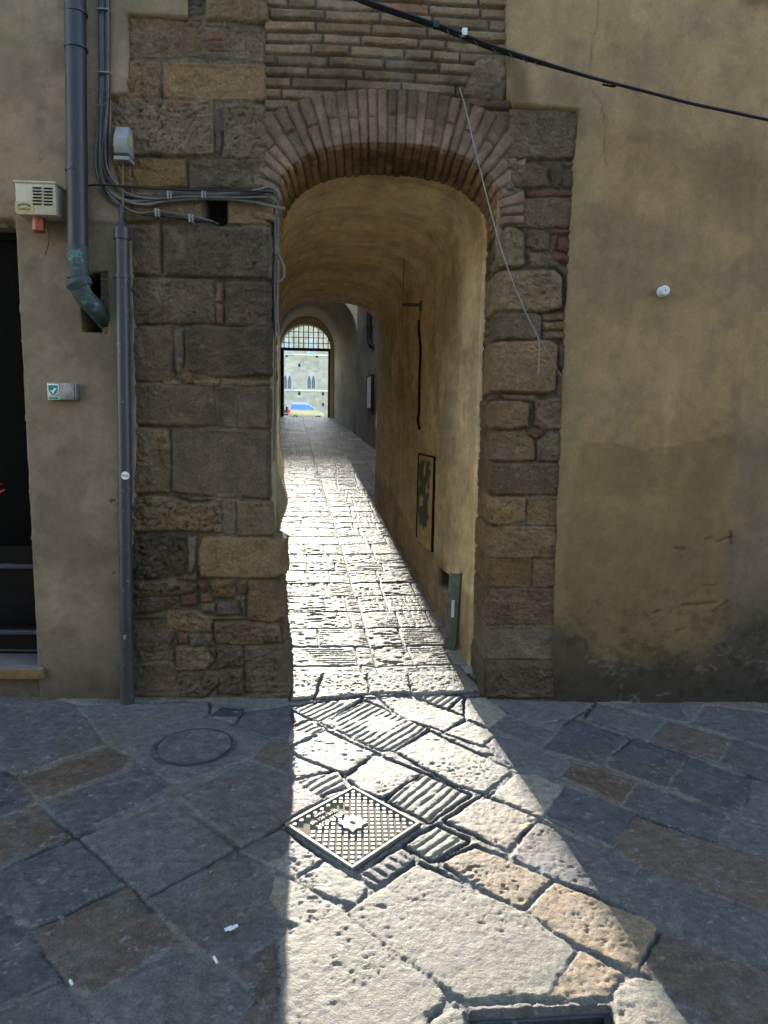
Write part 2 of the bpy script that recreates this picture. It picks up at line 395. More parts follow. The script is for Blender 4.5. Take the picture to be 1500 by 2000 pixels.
S(px([(701,1702),(783,1652),(806,1670),(731,1722)]), GREY, gd((701,1702),(731,1722)))
S(c8([(440,148),(500,110),(678,165),(622,222)]), GREY)
S(c8([(632,230),(750,122),(958,192),(860,298)]), BLUE)
S(c8([(872,295),(988,194),(1188,262),(1108,378)]), BLUE)
S(c8([(802,113),(842,62),(1098,122),(1038,193)]), GREY)
S(c8([(1052,195),(1120,127),(1362,195),(1310,282)]), WARM)
S(c8([(938,62),(1150,57),(1200,128),(1120,118)]), GREY)
S(c8([(1218,140),(1262,68),(1640,110),(1640,260),(1370,188)]), GREY)
S(c8([(1118,385),(1200,268),(1446,350),(1388,472)]), BLUE)
S(c8([(1322,285),(1370,202),(1640,275),(1640,390),(1450,335)]), GREY)
S(c8([(702,340),(740,283),(998,357),(930,437)]), WARM)
S(c8([(934,445),(1000,363),(1342,480),(1308,588)]), BLUE)
S(c8([(1402,490),(1452,352),(1640,400),(1640,560)]), GREY)
S(c8([(643,490),(710,373),(982,475),(900,602)]), BLUE)
S(c8([(903,612),(990,488),(1640,715),(1640,915),(1000,678)]), WARM)
S(c8([(1312,595),(1352,503),(1640,580),(1640,690)]), GREY)
S(c8([(932,808),(1000,692),(1120,722),(1640,935),(1640,1140),(1080,928)]), GREY)
S(c8([(1018,1085),(1110,928),(1640,1160),(1560,1420),(1320,1303)]), WARM)
S(c8([(380,42),(640,50),(828,57),(740,113),(622,130)]), GREY)
# pieces beyond the frame, laid in the same diagonal rows
dirA = gd((556,1603),(693,1692)); dirB = np.array([-dirA[1], dirA[0]])
corners = np.array([gnd(-60, 1365)[:2], gnd(1560, 1370)[:2], gnd(1560, 2060)[:2], gnd(-60, 2060)[:2]])
v = -9.0; n_extra = 0
while v < 9:
    hgt = random.uniform(0.3, 0.45); u = -9.0+random.random()
    while u < 9:
        wd = random.uniform(0.35, 0.75)
        q = [dirA*a+dirB*b for a, b in ((u+.008, v+.008), (u+wd-.008, v+.008), (u+wd-.008, v+hgt-.008), (u+.008, v+hgt-.008))]
        q = np.array(q); cxy = q.mean(0)+np.array([0, -1.5]); q = q+np.array([0, -1.5])
        if abs(cxy[0]) < 4.2 and -4.6 < cxy[1] < 0.0:
            inside = poly_sd(q[:, 0], q[:, 1], [tuple(c) for c in corners]); ci = poly_sd(np.array([cxy[0]]), np.array([cxy[1]]), [tuple(c) for c in corners])[0]
            if inside.max() < 0.02 and ci < 0 and n_extra < 90:
                S([tuple(p) for p in q], random.choice([GREY, WARM, BLUE, GREY])); n_extra += 1
        u += wd
    v += hgt

def axis_coords(core0, core1, step, outs0, outs1):
    a = np.arange(core0, core1, step)
    return np.concatenate([np.array(outs0), a, np.array(outs1)])
gx = axis_coords(-0.56, 1.05, 0.0056, [-12, -9, -7, -5.5, -4.6]+list(np.arange(-4.2, -2.72, 0.04))+list(np.arange(-2.7, -0.563, 0.0085)), list(np.arange(1.053, 3.1, 0.0085))+list(np.arange(3.12, 4.4, 0.04))+[4.8, 5.5, 7, 9, 12])
gy = axis_coords(-2.45, 0.32, 0.0062, [-7.0, -6.0, -5.2]+list(np.arange(-4.6, -2.46, 0.04)), [])
X, Y = np.meshgrid(gx, gy)
wx = X+0.008*(fbm(X, Y, 0.018, 2, 7)-0.5)+0.012*(fbm(X, Y, 0.06, 3, 1)-0.5)+0.016*(fbm(X, Y, 0.25, 2, 9)-0.5); wy = Y+0.008*(fbm(X, Y, 0.018, 2, 8)-0.5)+0.012*(fbm(X, Y, 0.06, 3, 2)-0.5)+0.016*(fbm(X, Y, 0.25, 2, 10)-0.5)
sd, sid = stones(wx, wy, [s[0] for s in ST], 0.10)
fill = np.clip(-sd-0.020, 0, 1); isfill = (fill > 0.002)
sdd = np.where(isfill, fill, sd+0.005)
H = 0.0075*dome(sdd, 0.008)
ids = np.where(isfill, 500+np.floor(X/0.3)*7+np.floor(Y/0.22), sid)
offs = (rnd(ids, 1)-0.5)*0.006
tilt = (rnd(ids, 2)-0.5)*0.008*(X*1.0-np.round(X))+(rnd(ids, 3)-0.5)*0.006*(Y-np.round(Y))
on = np.clip(sdd/0.007, 0, 1)
H += on*(offs*0.7+tilt)
rough = fbm(X, Y, 0.05, 4, 21)-0.5; fine = fbm(X, Y, 0.018, 3, 22)-0.5
H += on*(rough*0.0035+fine*0.0032+(fbm(X, Y, 0.012, 2, 24)-0.5)*0.0022+(fbm(X, Y, 0.3, 3, 23)-0.5)*0.004)
H += (1-on)*(fine*0.008+rough*0.006)
# worn, chipped edges
H -= on*0.005*np.clip(0.03-sdd, 0, 0.03)/0.03*sstep(0.52, 0.66, fbm(X, Y, 0.045, 3, 31))
C = np.zeros(X.shape+(3,))
C[:] = np.array((0.17, 0.155, 0.14))
for k, (poly, c, gdir, pits, off) in enumerate(ST):
    m = (sid == k) & (~isfill) & (sd > 0)
    if not m.any(): continue
    j = 0.86+0.28*rnd(k, 5); C[m] = np.array(c)*j
    if off: H[m] += off*on[m]
    if gdir is not None:
        t = (X[m]*(-gdir[1])+Y[m]*gdir[0]); al = X[m]*gdir[0]+Y[m]*gdir[1]
        t = t+0.016*(fbm(X[m], Y[m], 0.09, 3, 44)-0.5)
        g = np.abs(((t/0.042) % 1.0)-0.5)*2
        wear = sstep(0.25, 0.5, fbm(X[m], Y[m], 0.16, 2, 45+k))
        H[m] -= 0.0072*(1-sstep(0.0, 0.62, g))*wear*on[m]
    if pits:
        pm = np.maximum(vnoise(X[m]/0.009, Y[m]/0.008, 51)*0.62+vnoise(X[m]/0.024, Y[m]/0.018, 52)*0.38, vnoise(X[m]/0.030, Y[m]/0.020, 54)*0.83)
        cl = sstep(0.45, 0.65, fbm(X[m], Y[m], 0.16, 2, 53))
        H[m] -= on[m]*pits*0.006*sstep(0.64, 0.76, pm)*(0.15+0.85*cl)
fillc = (0.75+0.4*rnd(ids, 6))[..., None]*np.array((0.15, 0.137, 0.12))
C = np.where(isfill[..., None], fillc, C)
mort = (sstep(0.006, -0.003, sdd))[..., None]
opn = sstep(0.50, 0.60, fbm(X, Y, 0.45, 3, 65))[..., None]
C = C*(1-mort)+(np.array((0.165, 0.150, 0.132))*(1-opn)+np.array((0.045, 0.042, 0.04))*opn)*mort
H -= 0.004*mort[..., 0]*opn[..., 0]
# dust and worn patches that lie on the stone
blot = sstep(0.50, 0.62, fbm(X, Y, 0.10, 6, 61, 0.72))[..., None]
C = C*(1-0.42*blot)+(C*0.6+np.array((0.085, 0.082, 0.080)))*0.42*blot
rust = sstep(0.56, 0.72, fbm(X, Y, 0.45, 4, 63))[..., None]
C = C*(1-0.45*rust)+C*np.array((1.18, 0.92, 0.68))*0.45*rust
C *= (0.82+0.36*fbm(X, Y, 0.02, 3, 64))[..., None]
# pockets for the iron covers set into the street
def pocket(poly, depth):
    global H
    d = poly_sd(X, Y, poly); H = np.where(d > -0.004, np.where(d > 0, depth, np.minimum(H, 0.012)), H)
MH = [np.array(gnd(*q)[:2]) for q in ((556,1603),(687,1533),(820,1606),(693,1692))]
mc = sum(MH)/4
pocket([tuple(mc+(p-mc)*1.03) for p in MH], -0.03)
dcv = [gnd(*q)[:2] for q in ((918,1970),(1195,1955),(1225,2120),(915,2140))]
pocket([tuple(p) for p in dcv], -0.09)
cc = gnd(380, 1452)[:2]; rc = 0.5*np.linalg.norm(gnd(305,1452)[:2]-gnd(456,1452)[:2])
dc = np.hypot(X-cc[0], Y-cc[1])
H = np.where(dc < rc+0.012, np.where(dc < rc, 0.0, -0.004), H)
base = floor_z(Y)
Z = base+H-0.02
P = np.stack([X, Y, Z], -1)
o = grid_mesh('street_paving', P, C, M['flag'])
tag(o, None, None, None, 'structure')

# ------------------------------------------------------------------ PASSAGE PAVING
dep = [0.30]
while dep[-1] < YG+0.1: dep.append(dep[-1]+0.0021*(dep[-1]+CAMD))
gy = np.array(dep); go = np.concatenate([np.arange(-0.15, 1.45, 0.0085), np.arange(1.45, 2.9, 0.03)])
O, Y = np.meshgrid(go, gy)
X = O+XL(Y)
rows = [-0.5, 0.40]; rr = random.Random(5)
while rows[-1] < YG+1: rows.append(rows[-1]+rr.uniform(0.21, 0.34))
cols = []
for k in range(len(rows)):
    mid = 0.64+0.01*rr.uniform(-1, 1)
    nl = rr.choice([2, 2, 3, 3]); l = [mid-0.005]
    e = sorted(rr.uniform(0.12, 0.55) for _ in range(nl-1)); L_ = [-0.4, -0.02+rr.uniform(0, .03)]+e
    L_ = [L_[0], L_[1]]+[x for i, x in enumerate(e) if x-([L_[1]]+e)[i] > 0.12]+[mid]
    q = mid
    while q < 3.2: q += rr.uniform(0.20, 0.36); L_.append(q)
    cols.append(sorted(L_))
u = O+0.012*(fbm(O, Y, 0.07, 3, 3)-0.5)+0.01*(fbm(O, Y, 0.3, 2, 4)-0.5)
vv = Y+0.014*(fbm(O, Y, 0.08, 3, 5)-0.5)+0.03*(fbm(O, Y, 0.6, 2, 6)-0.5)-0.05*(O-0.6)
sd, sid, du, dv = courses(u, vv, rows, cols)
sdd = sd-0.006
on = np.clip(sdd/0.012, 0, 1)
H = 0.008*dome(sdd, 0.008)+on*((rnd(sid, 1)-0.5)*0.004)
H += on*((rnd(sid, 2)-0.5)*0.012*(vv-np.floor(vv/0.26)*0.26-0.13)*1.0)
H += on*((fbm(O, Y, 0.05, 4, 7)-0.5)*0.0035+(fbm(O, Y, 0.02, 2, 8)-0.5)*0.003)
kind = rnd(sid, 9)
gr = np.abs(((dv+0.006*(fbm(O, Y, 0.1, 2, 12)-0.5))/0.030 % 1.0)-0.5)*2
gc = np.abs(((du+0.006*(fbm(O, Y, 0.1, 2, 13)-0.5))/0.045 % 1.0)-0.5)*2
vg = 0.0042*(1-sstep(0.0, 0.5, gr)); cg = 0.0055*(1-sstep(0.0, 0.4, gc))
wear = sstep(0.3, 0.55, fbm(O, Y, 0.25, 2, 14))
H -= on*wear*np.where(kind < 0.42, vg, np.where(kind < 0.70, np.maximum(vg*0.6, cg), 0))
H -= on*0.0035*sstep(0.62, 0.76, vnoise(O/0.05, Y/0.016, 15))*np.where(kind >= 0.70, 1, 0.4)
C = np.array((0.305, 0.275, 0.226))*(0.74+0.50*rnd(sid, 4))[..., None]*(0.8+0.4*fbm(O, Y, 0.03, 3, 17))[..., None]
mort = sstep(0.008, -0.004, sdd)[..., None]; C = C*(1-mort)+np.array((0.15, 0.14, 0.125))*mort
Z = floor_z(Y)+H-0.02
Z -= 0.035*np.exp(-((O-0.64)/0.06)**2)*0.25                      # slight gutter along the middle joint
o = grid_mesh('passage_paving', np.stack([X, Y, Z], -1), C, M['setts'])
tag(o, None, None, None, 'structure')
# ground sheet under everything and the square beyond the gate
gz = float(floor_z(YG))
mb = MB()
def strip(xs, ys, zs): pass
g = [(-400, -60, -0.4), (400, -60, -0.4), (400, 0.5, -0.4), (-400, 0.5, -0.4), (400, YG, gz-0.25), (-400, YG, gz-0.25), (400, 420, gz-0.25), (-400, 420, gz-0.25)]
mb.add(g, [(0,1,2,3), (3,2,4,5), (5,4,6,7)])
tag(mb.build('ground', M['ground'], origin=(0, 0, 0)), None, None, None, 'structure')
nx = np.linspace(-60, 45, 50); ny = np.concatenate([[YG+0.02, YG+0.4, YG+1], np.linspace(YG+3, 110, 40)])
XX, YY = np.meshgrid(nx, ny)
ZZ = gz-0.02+np.clip((YY-YG-0.6), 0, None)*0.0022
CC = np.ones(XX.shape+(3,))*np.array((0.24, 0.23, 0.22))
tag(grid_mesh('piazza_paving', np.stack([XX, YY, ZZ], -1), CC, M['ground']), None, None, None, 'structure')

# ------------------------------------------------------------------ STONE ARCHWAY
arch = empty('stone_archway', (0.12, 0, 0), 'weathered stone piers and brick arch framing the vaulted alley mouth', 'archway')
SB, SBW, SD_, SO, SRED, SG = (0.255, 0.172, 0.098), (0.275, 0.182, 0.098), (0.155, 0.112, 0.074), (0.285, 0.175, 0.075), (0.22, 0.105, 0.062), (0.20, 0.155, 0.110)
def rectpx(x0, y0, x1, y1): return [(x0, y0), (x1, y0), (x1, y1), (x0, y1)]
def fp(pts): return [(p[0], p[2]) for p in (fac(x, y, -0.02) for x, y in pts)]
LP = []
def A(pts, c, rough=1.0, off=0.0):
    if len(pts) == 2: pts = rectpx(*pts[0], *pts[1])
    LP.append((fp(pts), c, rough, off))
A([(405,-60),(540,-60),(556,0),(552,28),(530,46),(405,40)], SB, 1.4, .012)
A([(160,-200),(530,-200),(545,-70),(160,-70)], SB)
A([(160,-300),(300,-300),(300,-210),(160,-210)], SBW); A([(310,-300),(540,-300),(530,-210),(310,-210)], SB)
A([(200,33),(396,35),(400,110),(200,112)], SB, 1.2)
A([(403,58),(440,60),(443,75),(405,78)], SRED); A([(405,82),(443,80),(446,98),(406,99)], SRED); A([(404,103),(446,102),(446,113),(404,115)], SG)
A([(452,55),(526,57),(525,118),(453,114)], SB, 1.2)
A([(200,118),(312,120),(312,190),(200,192)], SB, 1.3); A([(319,122),(524,126),(527,196),(320,190)], SBW, 1.0)
A([(180,190),(415,194),(418,300),(255,302),(180,296)], SB, 1.3); A([(421,207),(433,206),(431,297),(421,296)], SG, .6); A([(438,203),(527,203),(526,308),(436,306)], SB, 1.2)
A([(180,306),(362,308),(365,364),(180,366)], SO, 1.3); A([(370,310),(530,310),(531,368),(368,370)], SD_, 1.3)
A([(180,374),(300,374),(300,386),(180,386)], SRED, .6); A([(304,373),(420,374),(420,386),(304,386)], SD_, .6); A([(425,374),(528,376),(528,388),(425,388)], SD_, .6)
A([(180,392),(398,392),(398,430),(180,432)], SD_, 1.0); A([(445,393),(528,392),(529,438),(445,436)], SBW, 1.0)
A([(180,438),(313,438),(314,538),(180,538)], SD_, .8); A([(318,440),(528,444),(530,543),(320,538)], SD_, 1.0)
A([(180,543),(418,545),(420,631),(180,633)], SD_, 1.2); A([(423,551),(438,551),(437,590),(423,590)], SRED, .5); A([(423,594),(437,594),(436,632),(423,632)], SRED, .5)
A([(441,550),(528,550),(528,638),(441,636)], SD_, 1.1)
A([(180,640),(334,636),(336,745),(180,745)], SD_, .9); A([(339,645),(355,640),(356,700),(350,730),(340,720)], SG, .6); A([(359,637),(526,639),(526,733),(430,738),(359,722)], SD_, .9)
for q in ([(285,735),(315,732),(313,744),(290,746)], [(318,738),(352,745),(350,752),(318,750)], [(352,732),(372,728),(378,745),(360,750)], [(376,742),(428,744),(426,754),(380,752)], [(434,742),(526,744),(526,752),(436,752)]): A(q, SBW, .6)
A([(200,750),(415,752),(421,832),(200,833)], SD_, .6); A([(425,758),(460,756),(462,834),(424,833)], SD_, .5); A([(467,757),(522,757),(523,836),(466,836)], SD_, .5)
A([(200,838),(330,838),(331,964),(200,966)], SBW, 1.0); A([(335,840),(523,842),(526,974),(420,970),(336,962)], SD_, .6)
A([(200,970),(330,972),(380,985),(428,984),(432,1040),(330,1038),(200,1040)], SBW, 1.6); A([(437,982),(458,980),(459,1043),(434,1044)], SG, .6); A([(463,980),(531,978),(534,1046),(462,1045)], SB, .7)
A([(200,1043),(362,1047),(364,1075),(355,1122),(290,1132),(200,1130)], SD_, 1.5); A([(366,1052),(384,1050),(380,1100),(372,1122),(366,1118)], SG, .4); A([(395,1050),(520,1049),(545,1058),(552,1120),(536,1130),(390,1128),(388,1075)], SBW, .7, .012)
RB = [([(200,1136),(330,1136),(382,1142),(378,1158),(330,1165),(200,1168)], SD_), ([(200,1172),(325,1170),(340,1180),(320,1192),(200,1212)], SD_), ([(386,1140),(400,1140),(403,1152),(390,1162)], SRED), ([(352,1164),(382,1162),(383,1183),(352,1184)], SRED),
      ([(392,1160),(408,1160),(414,1175),(392,1178)], SRED), ([(410,1138),(448,1136),(462,1152),(455,1170),(420,1168)], SO), ([(466,1136),(480,1134),(479,1160),(468,1164)], SRED), ([(484,1136),(520,1132),(548,1142),(553,1205),(530,1218),(482,1212)], SB),
      ([(388,1182),(420,1180),(420,1196),(390,1194)], SG), ([(424,1178),(464,1178),(468,1200),(424,1203)], SG), ([(326,1196),(390,1194),(414,1212),(412,1236),(362,1234),(326,1226)], SBW), ([(200,1216),(318,1214),(336,1240),(320,1288),(200,1300)], SD_),
      ([(346,1236),(364,1238),(366,1258),(348,1258)], SRED), ([(368,1240),(412,1240),(420,1262),(370,1262)], SG), ([(418,1216),(480,1214),(545,1222),(548,1256),(470,1262),(424,1258)], SD_), ([(402,1206),(470,1205),(480,1211),(405,1211)], SG),
      ([(268,1268),(298,1272),(300,1290),(270,1292)], SRED), ([(340,1264),(400,1266),(418,1290),(400,1310),(344,1312)], SG), ([(424,1262),(470,1266),(476,1300),(430,1306)], SD_), ([(478,1264),(556,1260),(560,1352),(480,1350)], SG),
      ([(200,1304),(330,1296),(345,1322),(330,1360),(200,1362)], SD_), ([(348,1318),(420,1312),(425,1340),(400,1362),(340,1362)], SG), ([(430,1310),(474,1306),(476,1356),(428,1356)], SD_)]
for q, c in RB: A(q, c, 1.5)
A([(403,387),(443,390),(444,437),(425,441),(402,425)], (0.02, 0.018, 0.015), .2, -0.09)     # putlog hole
cz = [(fac(x, y, 0)[2], fac(x, y, 0)[0]) for x, y in ((528,-300),(528,130),(530,500),(529,835),(531,975),(536,1048),(550,1060),(553,1128),(549,1140),(554,1205),(560,1270),(566,1362))]
cz.sort(); czz, czx = np.array(cz).T
CORL = 0.009
def pier(name, Xa, Xcorner, z0, z1, polys, side, depth, parent, step=0.0075, bulge=0.0, polys_side=None):
    """a stone facing sheet that runs along the street front, turns the arris and goes on into the passage"""
    z = np.arange(z0, z1, step)
    nf = int(abs(np.mean(Xcorner(z))-Xa)/step); ns = int(depth/0.012)
    a = np.linspace(0, 1, nf); b = np.linspace(0, 1, ns+1)[1:]
    Zg, A_ = np.meshgrid(z, np.concatenate([a, 1+b]), indexing='ij')
    Xc = Xcorner(Zg); front = A_ <= 1
    t = np.clip(A_, 0, 1); s = np.clip(A_-1, 0, 1)*depth
    X0 = Xa+(Xc-Xa)*t; Y0 = s.copy()
    Xe = np.where(front, X0, Xc-side*s) + 0.010*(fbm(X0+s, Zg, 0.06, 3, 71)-0.5)+0.012*(fbm(X0+s, Zg, 0.2, 2, 73)-0.5)
    Ze = Zg+0.010*(fbm(X0+s, Zg, 0.06, 3, 72)-0.5)+0.012*(fbm(X0+s, Zg, 0.2, 2, 74)-0.5)
    sd, sid = stones(Xe, Ze, [p[0] for p in polys], 0.08)
    fill = np.clip(-sd-0.016, 0, 1); isf = fill > 0.002
    sdd = np.where(isf, fill, sd+0.001)
    on = np.clip(sdd/0.014, 0, 1)
    H = 0.016*dome(sdd, 0.014)
    sa = X0+side*s
    r1 = fbm(sa, Zg, 0.035, 4, 75, 0.6)-0.5; r2 = fbm(sa, Zg, 0.12, 3, 76)-0.5
    C = np.zeros(sd.shape+(3,)); C[:] = np.array((0.19, 0.165, 0.125)); rg = np.ones(sd.shape); of = np.zeros(sd.shape)
    for k, (poly, c, ro, off) in enumerate(polys):
        m = (sid == k) & ~isf
        C[m] = np.array(c)*(0.72+0.56*rnd(k, 4))*np.array((1.0+0.10*(rnd(k, 14)-.5), 1.0, 1.0-0.22*(rnd(k, 14)-.5))); rg[m] = ro*(0.35+0.75*rnd(k, 9)); of[m] = off+0.010*(rnd(k, 8)-0.5)
    C[isf] = np.array((0.19, 0.155, 0.11))
    r0 = fbm(sa, Zg, 0.018, 3, 82, 0.7)-0.5
    mw = sstep(0.45, 0.62, fbm(sa, Zg, 0.25, 3, 83))
    H += (1-on)*0.010*mw
    H += on*(of+rg*(r1*0.017+r0*0.013+r2*0.012)+r0*0.003)+(1-on)*r1*0.010
    pits = sstep(0.60, 0.76, vnoise(sa/0.012, Zg/0.010, 77)*0.65+vnoise(sa/0.03, Zg/0.025, 78)*0.35)
    H -= on*0.006*pits*rg
    mort = sstep(0.010, -0.006, sdd)[..., None]
    C = C*(1-mort)+(np.array((0.12, 0.092, 0.060))*(1-mw[..., None])+np.array((0.21, 0.165, 0.11))*mw[..., None])*mort
    C *= (0.60+0.80*fbm(sa, Zg, 0.035, 5, 79, 0.7))[..., None]
    st = sstep(0.5, 0.68, fbm(sa, Zg, 0.35, 4, 80))[..., None]; C = C*(1-0.35*st)+C*np.array((0.62, 0.60, 0.60))*0.35*st
    lic = sstep(0.60, 0.72, fbm(sa, Zg, 0.10, 4, 81))[..., None]; C = C*(1-0.3*lic)+np.array((0.30, 0.255, 0.17))*0.3*lic
    dist = np.where(front, np.abs(Xc-X0), s)
    H -= 0.020*(1-dome(dist, 0.022))
    ang = np.where(front, np.clip(1-dist/0.022, 0, 1)*0.5, 1-np.clip(1-dist/0.022, 0, 1)*0.5)*math.pi/2
    Pg = np.stack([X0+side*H*np.sin(ang), Y0-H*np.cos(ang), Zg], -1)
    C = C*np.array((0.80, 0.765, 0.725))
    o = grid_mesh(name, Pg, C, M['stone'], parent, origin=(float(Xa), 0, 0), flip=False)
    return o
p1 = pier('pier', -1.42, lambda z: np.interp(z, czz, czx)-0.018, -0.06, 4.5, LP, 1, 0.26, arch)
p1['label'] = 'broad dark pier of big worn blocks on a rubble foot'
LPR = LP; LP = []
A([(985,214),(1140,214),(1140,309),(990,309)], SD_, 1.3)
A([(992,318),(1045,317),(1068,325),(1071,362),(1040,368),(1000,366)], SD_, 1.2, .01); A([(1076,322),(1098,318),(1105,345),(1092,368),(1078,362)], SD_, 1.2); A([(1106,330),(1140,330),(1140,366),(1102,366)], SD_)
A([(1030,371),(1140,372),(1140,383),(1030,383)], SRED, .6)
A([(972,330),(990,330),(998,345),(980,352)], SG, .6); A([(975,355),(1005,352),(1006,372),(980,374)], SG, .6); A([(980,378),(1004,376),(1004,396),(984,398)], SG, .6); A([(984,402),(1006,400),(1006,418),(985,420)], SG, .6); A([(985,423),(1000,421),(1004,434),(986,438)], SG, .6)
A([(1012,390),(1040,386),(1140,387),(1140,444),(1050,444),(1012,440)], SD_, .9)
A([(984,442),(1005,440),(1026,455),(1026,515),(1012,523),(980,521)], SBW, 1.1, .008); A([(1032,450),(1055,446),(1073,455),(1073,485),(1050,490),(1032,480)], SB, .9, .012); A([(1034,496),(1055,492),(1070,500),(1070,520),(1040,523)], SB, .9, .01)
A([(1077,462),(1090,458),(1082,495),(1074,490)], SRED, .5); A([(1093,462),(1140,470),(1140,500),(1090,485)], SRED, .5); A([(1086,490),(1140,505),(1140,525),(1080,505)], SRED, .5); A([(1078,447),(1140,448),(1140,456),(1080,456)], SRED, .5)
A([(978,528),(1085,527),(1100,540),(1100,600),(1070,610),(976,606)], SBW, 1.0, .012)
A([(975,612),(1045,611),(1060,616),(1056,662),(975,661)], SD_, 1.0); 
for yy in (612, 630, 648): A([(1063,yy),(1140,yy-2),(1140,yy+13),(1063,yy+14)], SBW, .5)
A([(970,666),(1075,664),(1090,675),(1086,765),(1060,770),(968,768)], SBW, .8, .012); A([(1092,672),(1140,670),(1140,720),(1090,722)], SD_, .6); A([(1090,726),(1140,724),(1140,775),(1088,772)], SB, .6)
A([(982,773),(1050,772),(1048,784),(984,783)], SBW, .6)
A([(966,784),(1020,784),(1034,792),(1033,832),(1010,839),(962,836)], SBW, .9, .006); A([(1047,780),(1140,780),(1140,838),(1060,838),(1047,830)], SB, .9)
A([(1034,840),(1052,836),(1063,842),(1062,854),(1045,860),(1033,852)], SRED, .6, .01)
A([(964,843),(1028,842),(1046,862),(1046,900),(960,900)], SBW, 1.2); A([(1050,862),(1070,845),(1140,842),(1140,903),(1050,902)], SD_, 1.0)
A([(960,905),(1075,905),(1140,910),(1140,965),(960,968)], SB, .9, .005)
A([(960,972),(1026,971),(1026,1018),(990,1026),(958,1026)], SBW, .9); A([(1030,973),(1140,972),(1140,1028),(1030,1026)], SBW, .9)
A([(957,1031),(1140,1031),(1140,1090),(957,1090)], SB, .9, .004)
A([(956,1093),(1036,1093),(1036,1147),(956,1148)], SO, .7); A([(1041,1094),(1140,1094),(1140,1147),(1041,1147)], SB, .7)
A([(954,1151),(1140,1151),(1140,1220),(954,1220)], SB, 1.0); A([(952,1224),(1140,1223),(1140,1288),(952,1288)], SG, 1.1); A([(952,1291),(1080,1290),(1140,1300),(1140,1365),(952,1365)], SD_, 1.1)
p2 = pier('pier', 1.22, lambda z: 0.757+0*z, -0.06, 3.30, LP, -1, 0.42, arch)
p2['label'] = 'slender pier of squared blocks beside the ochre wall'

# arch curve: flattened, the same for brick ring and vault
def super_arch(xl, xr, zs, zc, n=2.35, steps=60):
    a = (xr-xl)/2; xm = (xr+xl)/2; out = []
    for t in np.linspace(0, math.pi, steps):
        c, s_ = math.cos(t), math.sin(t)
        out.append((xm-a*np.sign(c)*abs(c)**(2/n), zs+(zc-zs)*abs(s_)**(2/n)))
    return np.array(out)
FA = super_arch(-0.505, 0.757, 2.68, 3.09, 2.5, 900)
seg = np.r_[0, np.cumsum(np.hypot(*np.diff(FA, axis=0).T))]
tl = np.arange(0, seg[-1], 0.0065)
ax_ = np.interp(tl, seg, FA[:, 0]); az_ = np.interp(tl, seg, FA[:, 1])
ksm = np.ones(15)/15
tx = np.convolve(np.gradient(ax_), ksm, 'same'); tz = np.convolve(np.gradient(az_), ksm, 'same'); ln = np.hypot(tx, tz)+1e-9
nxn, nzn = -tz/ln, tx/ln                         # outward (up) normal
sfr = np.arange(0.268, 0, -0.0075); sso = np.arange(0.0, 0.44, 0.0085)
ss = np.r_[sfr, -sso]
T, Sg = np.meshgrid(tl, ss, indexing='ij')
bx, bz, bnx, bnz = (np.interp(T, tl, q) for q in (ax_, az_, nxn, nzn))
rad = np.clip(Sg, 0, None); dpt = np.clip(-Sg, 0, None)
Tw = T+0.006*(fbm(T, Sg, 0.05, 3, 91)-0.5)+0.010*(fbm(T, Sg, 0.3, 2, 96)-0.5); Sw = Sg+0.006*(fbm(T, Sg, 0.05, 3, 92)-0.5)
scale_t = 1+0.0*T
vo_edges = [0.0]; rb = random.Random(3)
while vo_edges[-1] < seg[-1]+0.1: vo_edges.append(vo_edges[-1]+rb.uniform(0.042, 0.052))
vcols = []
for k in range(len(vo_edges)):
    if k % 2 == 0: vcols.append([-1, -0.44, -0.28+rb.uniform(-.01, .01), 0.135+rb.uniform(-.01, .01), 0.6])
    else: vcols.append([-1, -0.44, -0.15+rb.uniform(-.01, .01), 0.6])
sd, sid, du, dv = courses(Sw, Tw, vo_edges, vcols)
sdd = sd-0.0035
on = np.clip(sdd/0.006, 0, 1)
H = 0.011*dome(sdd, 0.009)+on*(0.014*(rnd(sid, 3)-0.5)+(fbm(T, Sg, 0.03, 3, 93)-0.5)*0.010)-0.004*(1-on)*0
wfr = (Sg > 0)
dist = np.abs(Sg); H -= 0.010*(1-dome(dist, 0.014))
ang = np.where(wfr, np.clip(1-dist/0.014, 0, 1)*0.5, 1-np.clip(1-dist/0.014, 0, 1)*0.5)*math.pi/2
PX = bx+bnx*rad-bnx*H*np.sin(ang); PZ = bz+bnz*rad-bnz*H*np.sin(ang); PY = dpt-0.006-H*np.cos(ang)
BR = np.array((0.225, 0.150, 0.102)); BG = np.array((0.225, 0.168, 0.122))
mixb = rnd(sid, 6)[..., None]
C = (BR*mixb+BG*(1-mixb))*(0.75+0.45*rnd(sid, 7))[..., None]
mort = sstep(0.006, -0.004, sdd)[..., None]; C = C*(1-mort)+np.array((0.125, 0.10, 0.075))*mort
C *= (0.75+0.5*fbm(T, Sg, 0.04, 4, 94))[..., None]
C = np.where((Sg < 0)[..., None], C*np.array((1.45, 1.20, 0.88)), C*np.array((1.10, 1.0, 0.92)))  # underside bricks more ochre, with the light on them painted in
soot = sstep(0.5, 0.66, fbm(T, Sg, 0.25, 3, 95))[..., None]; C *= 1-0.3*soot
mask = (PX > -0.60) & (PX < 0.86) & (PZ > 2.60)
grid_mesh('arch_ring', np.stack([PX, PY, PZ], -1), C*0.76, M['brick'], arch, mask, origin=(0.12, 0, 2.7))

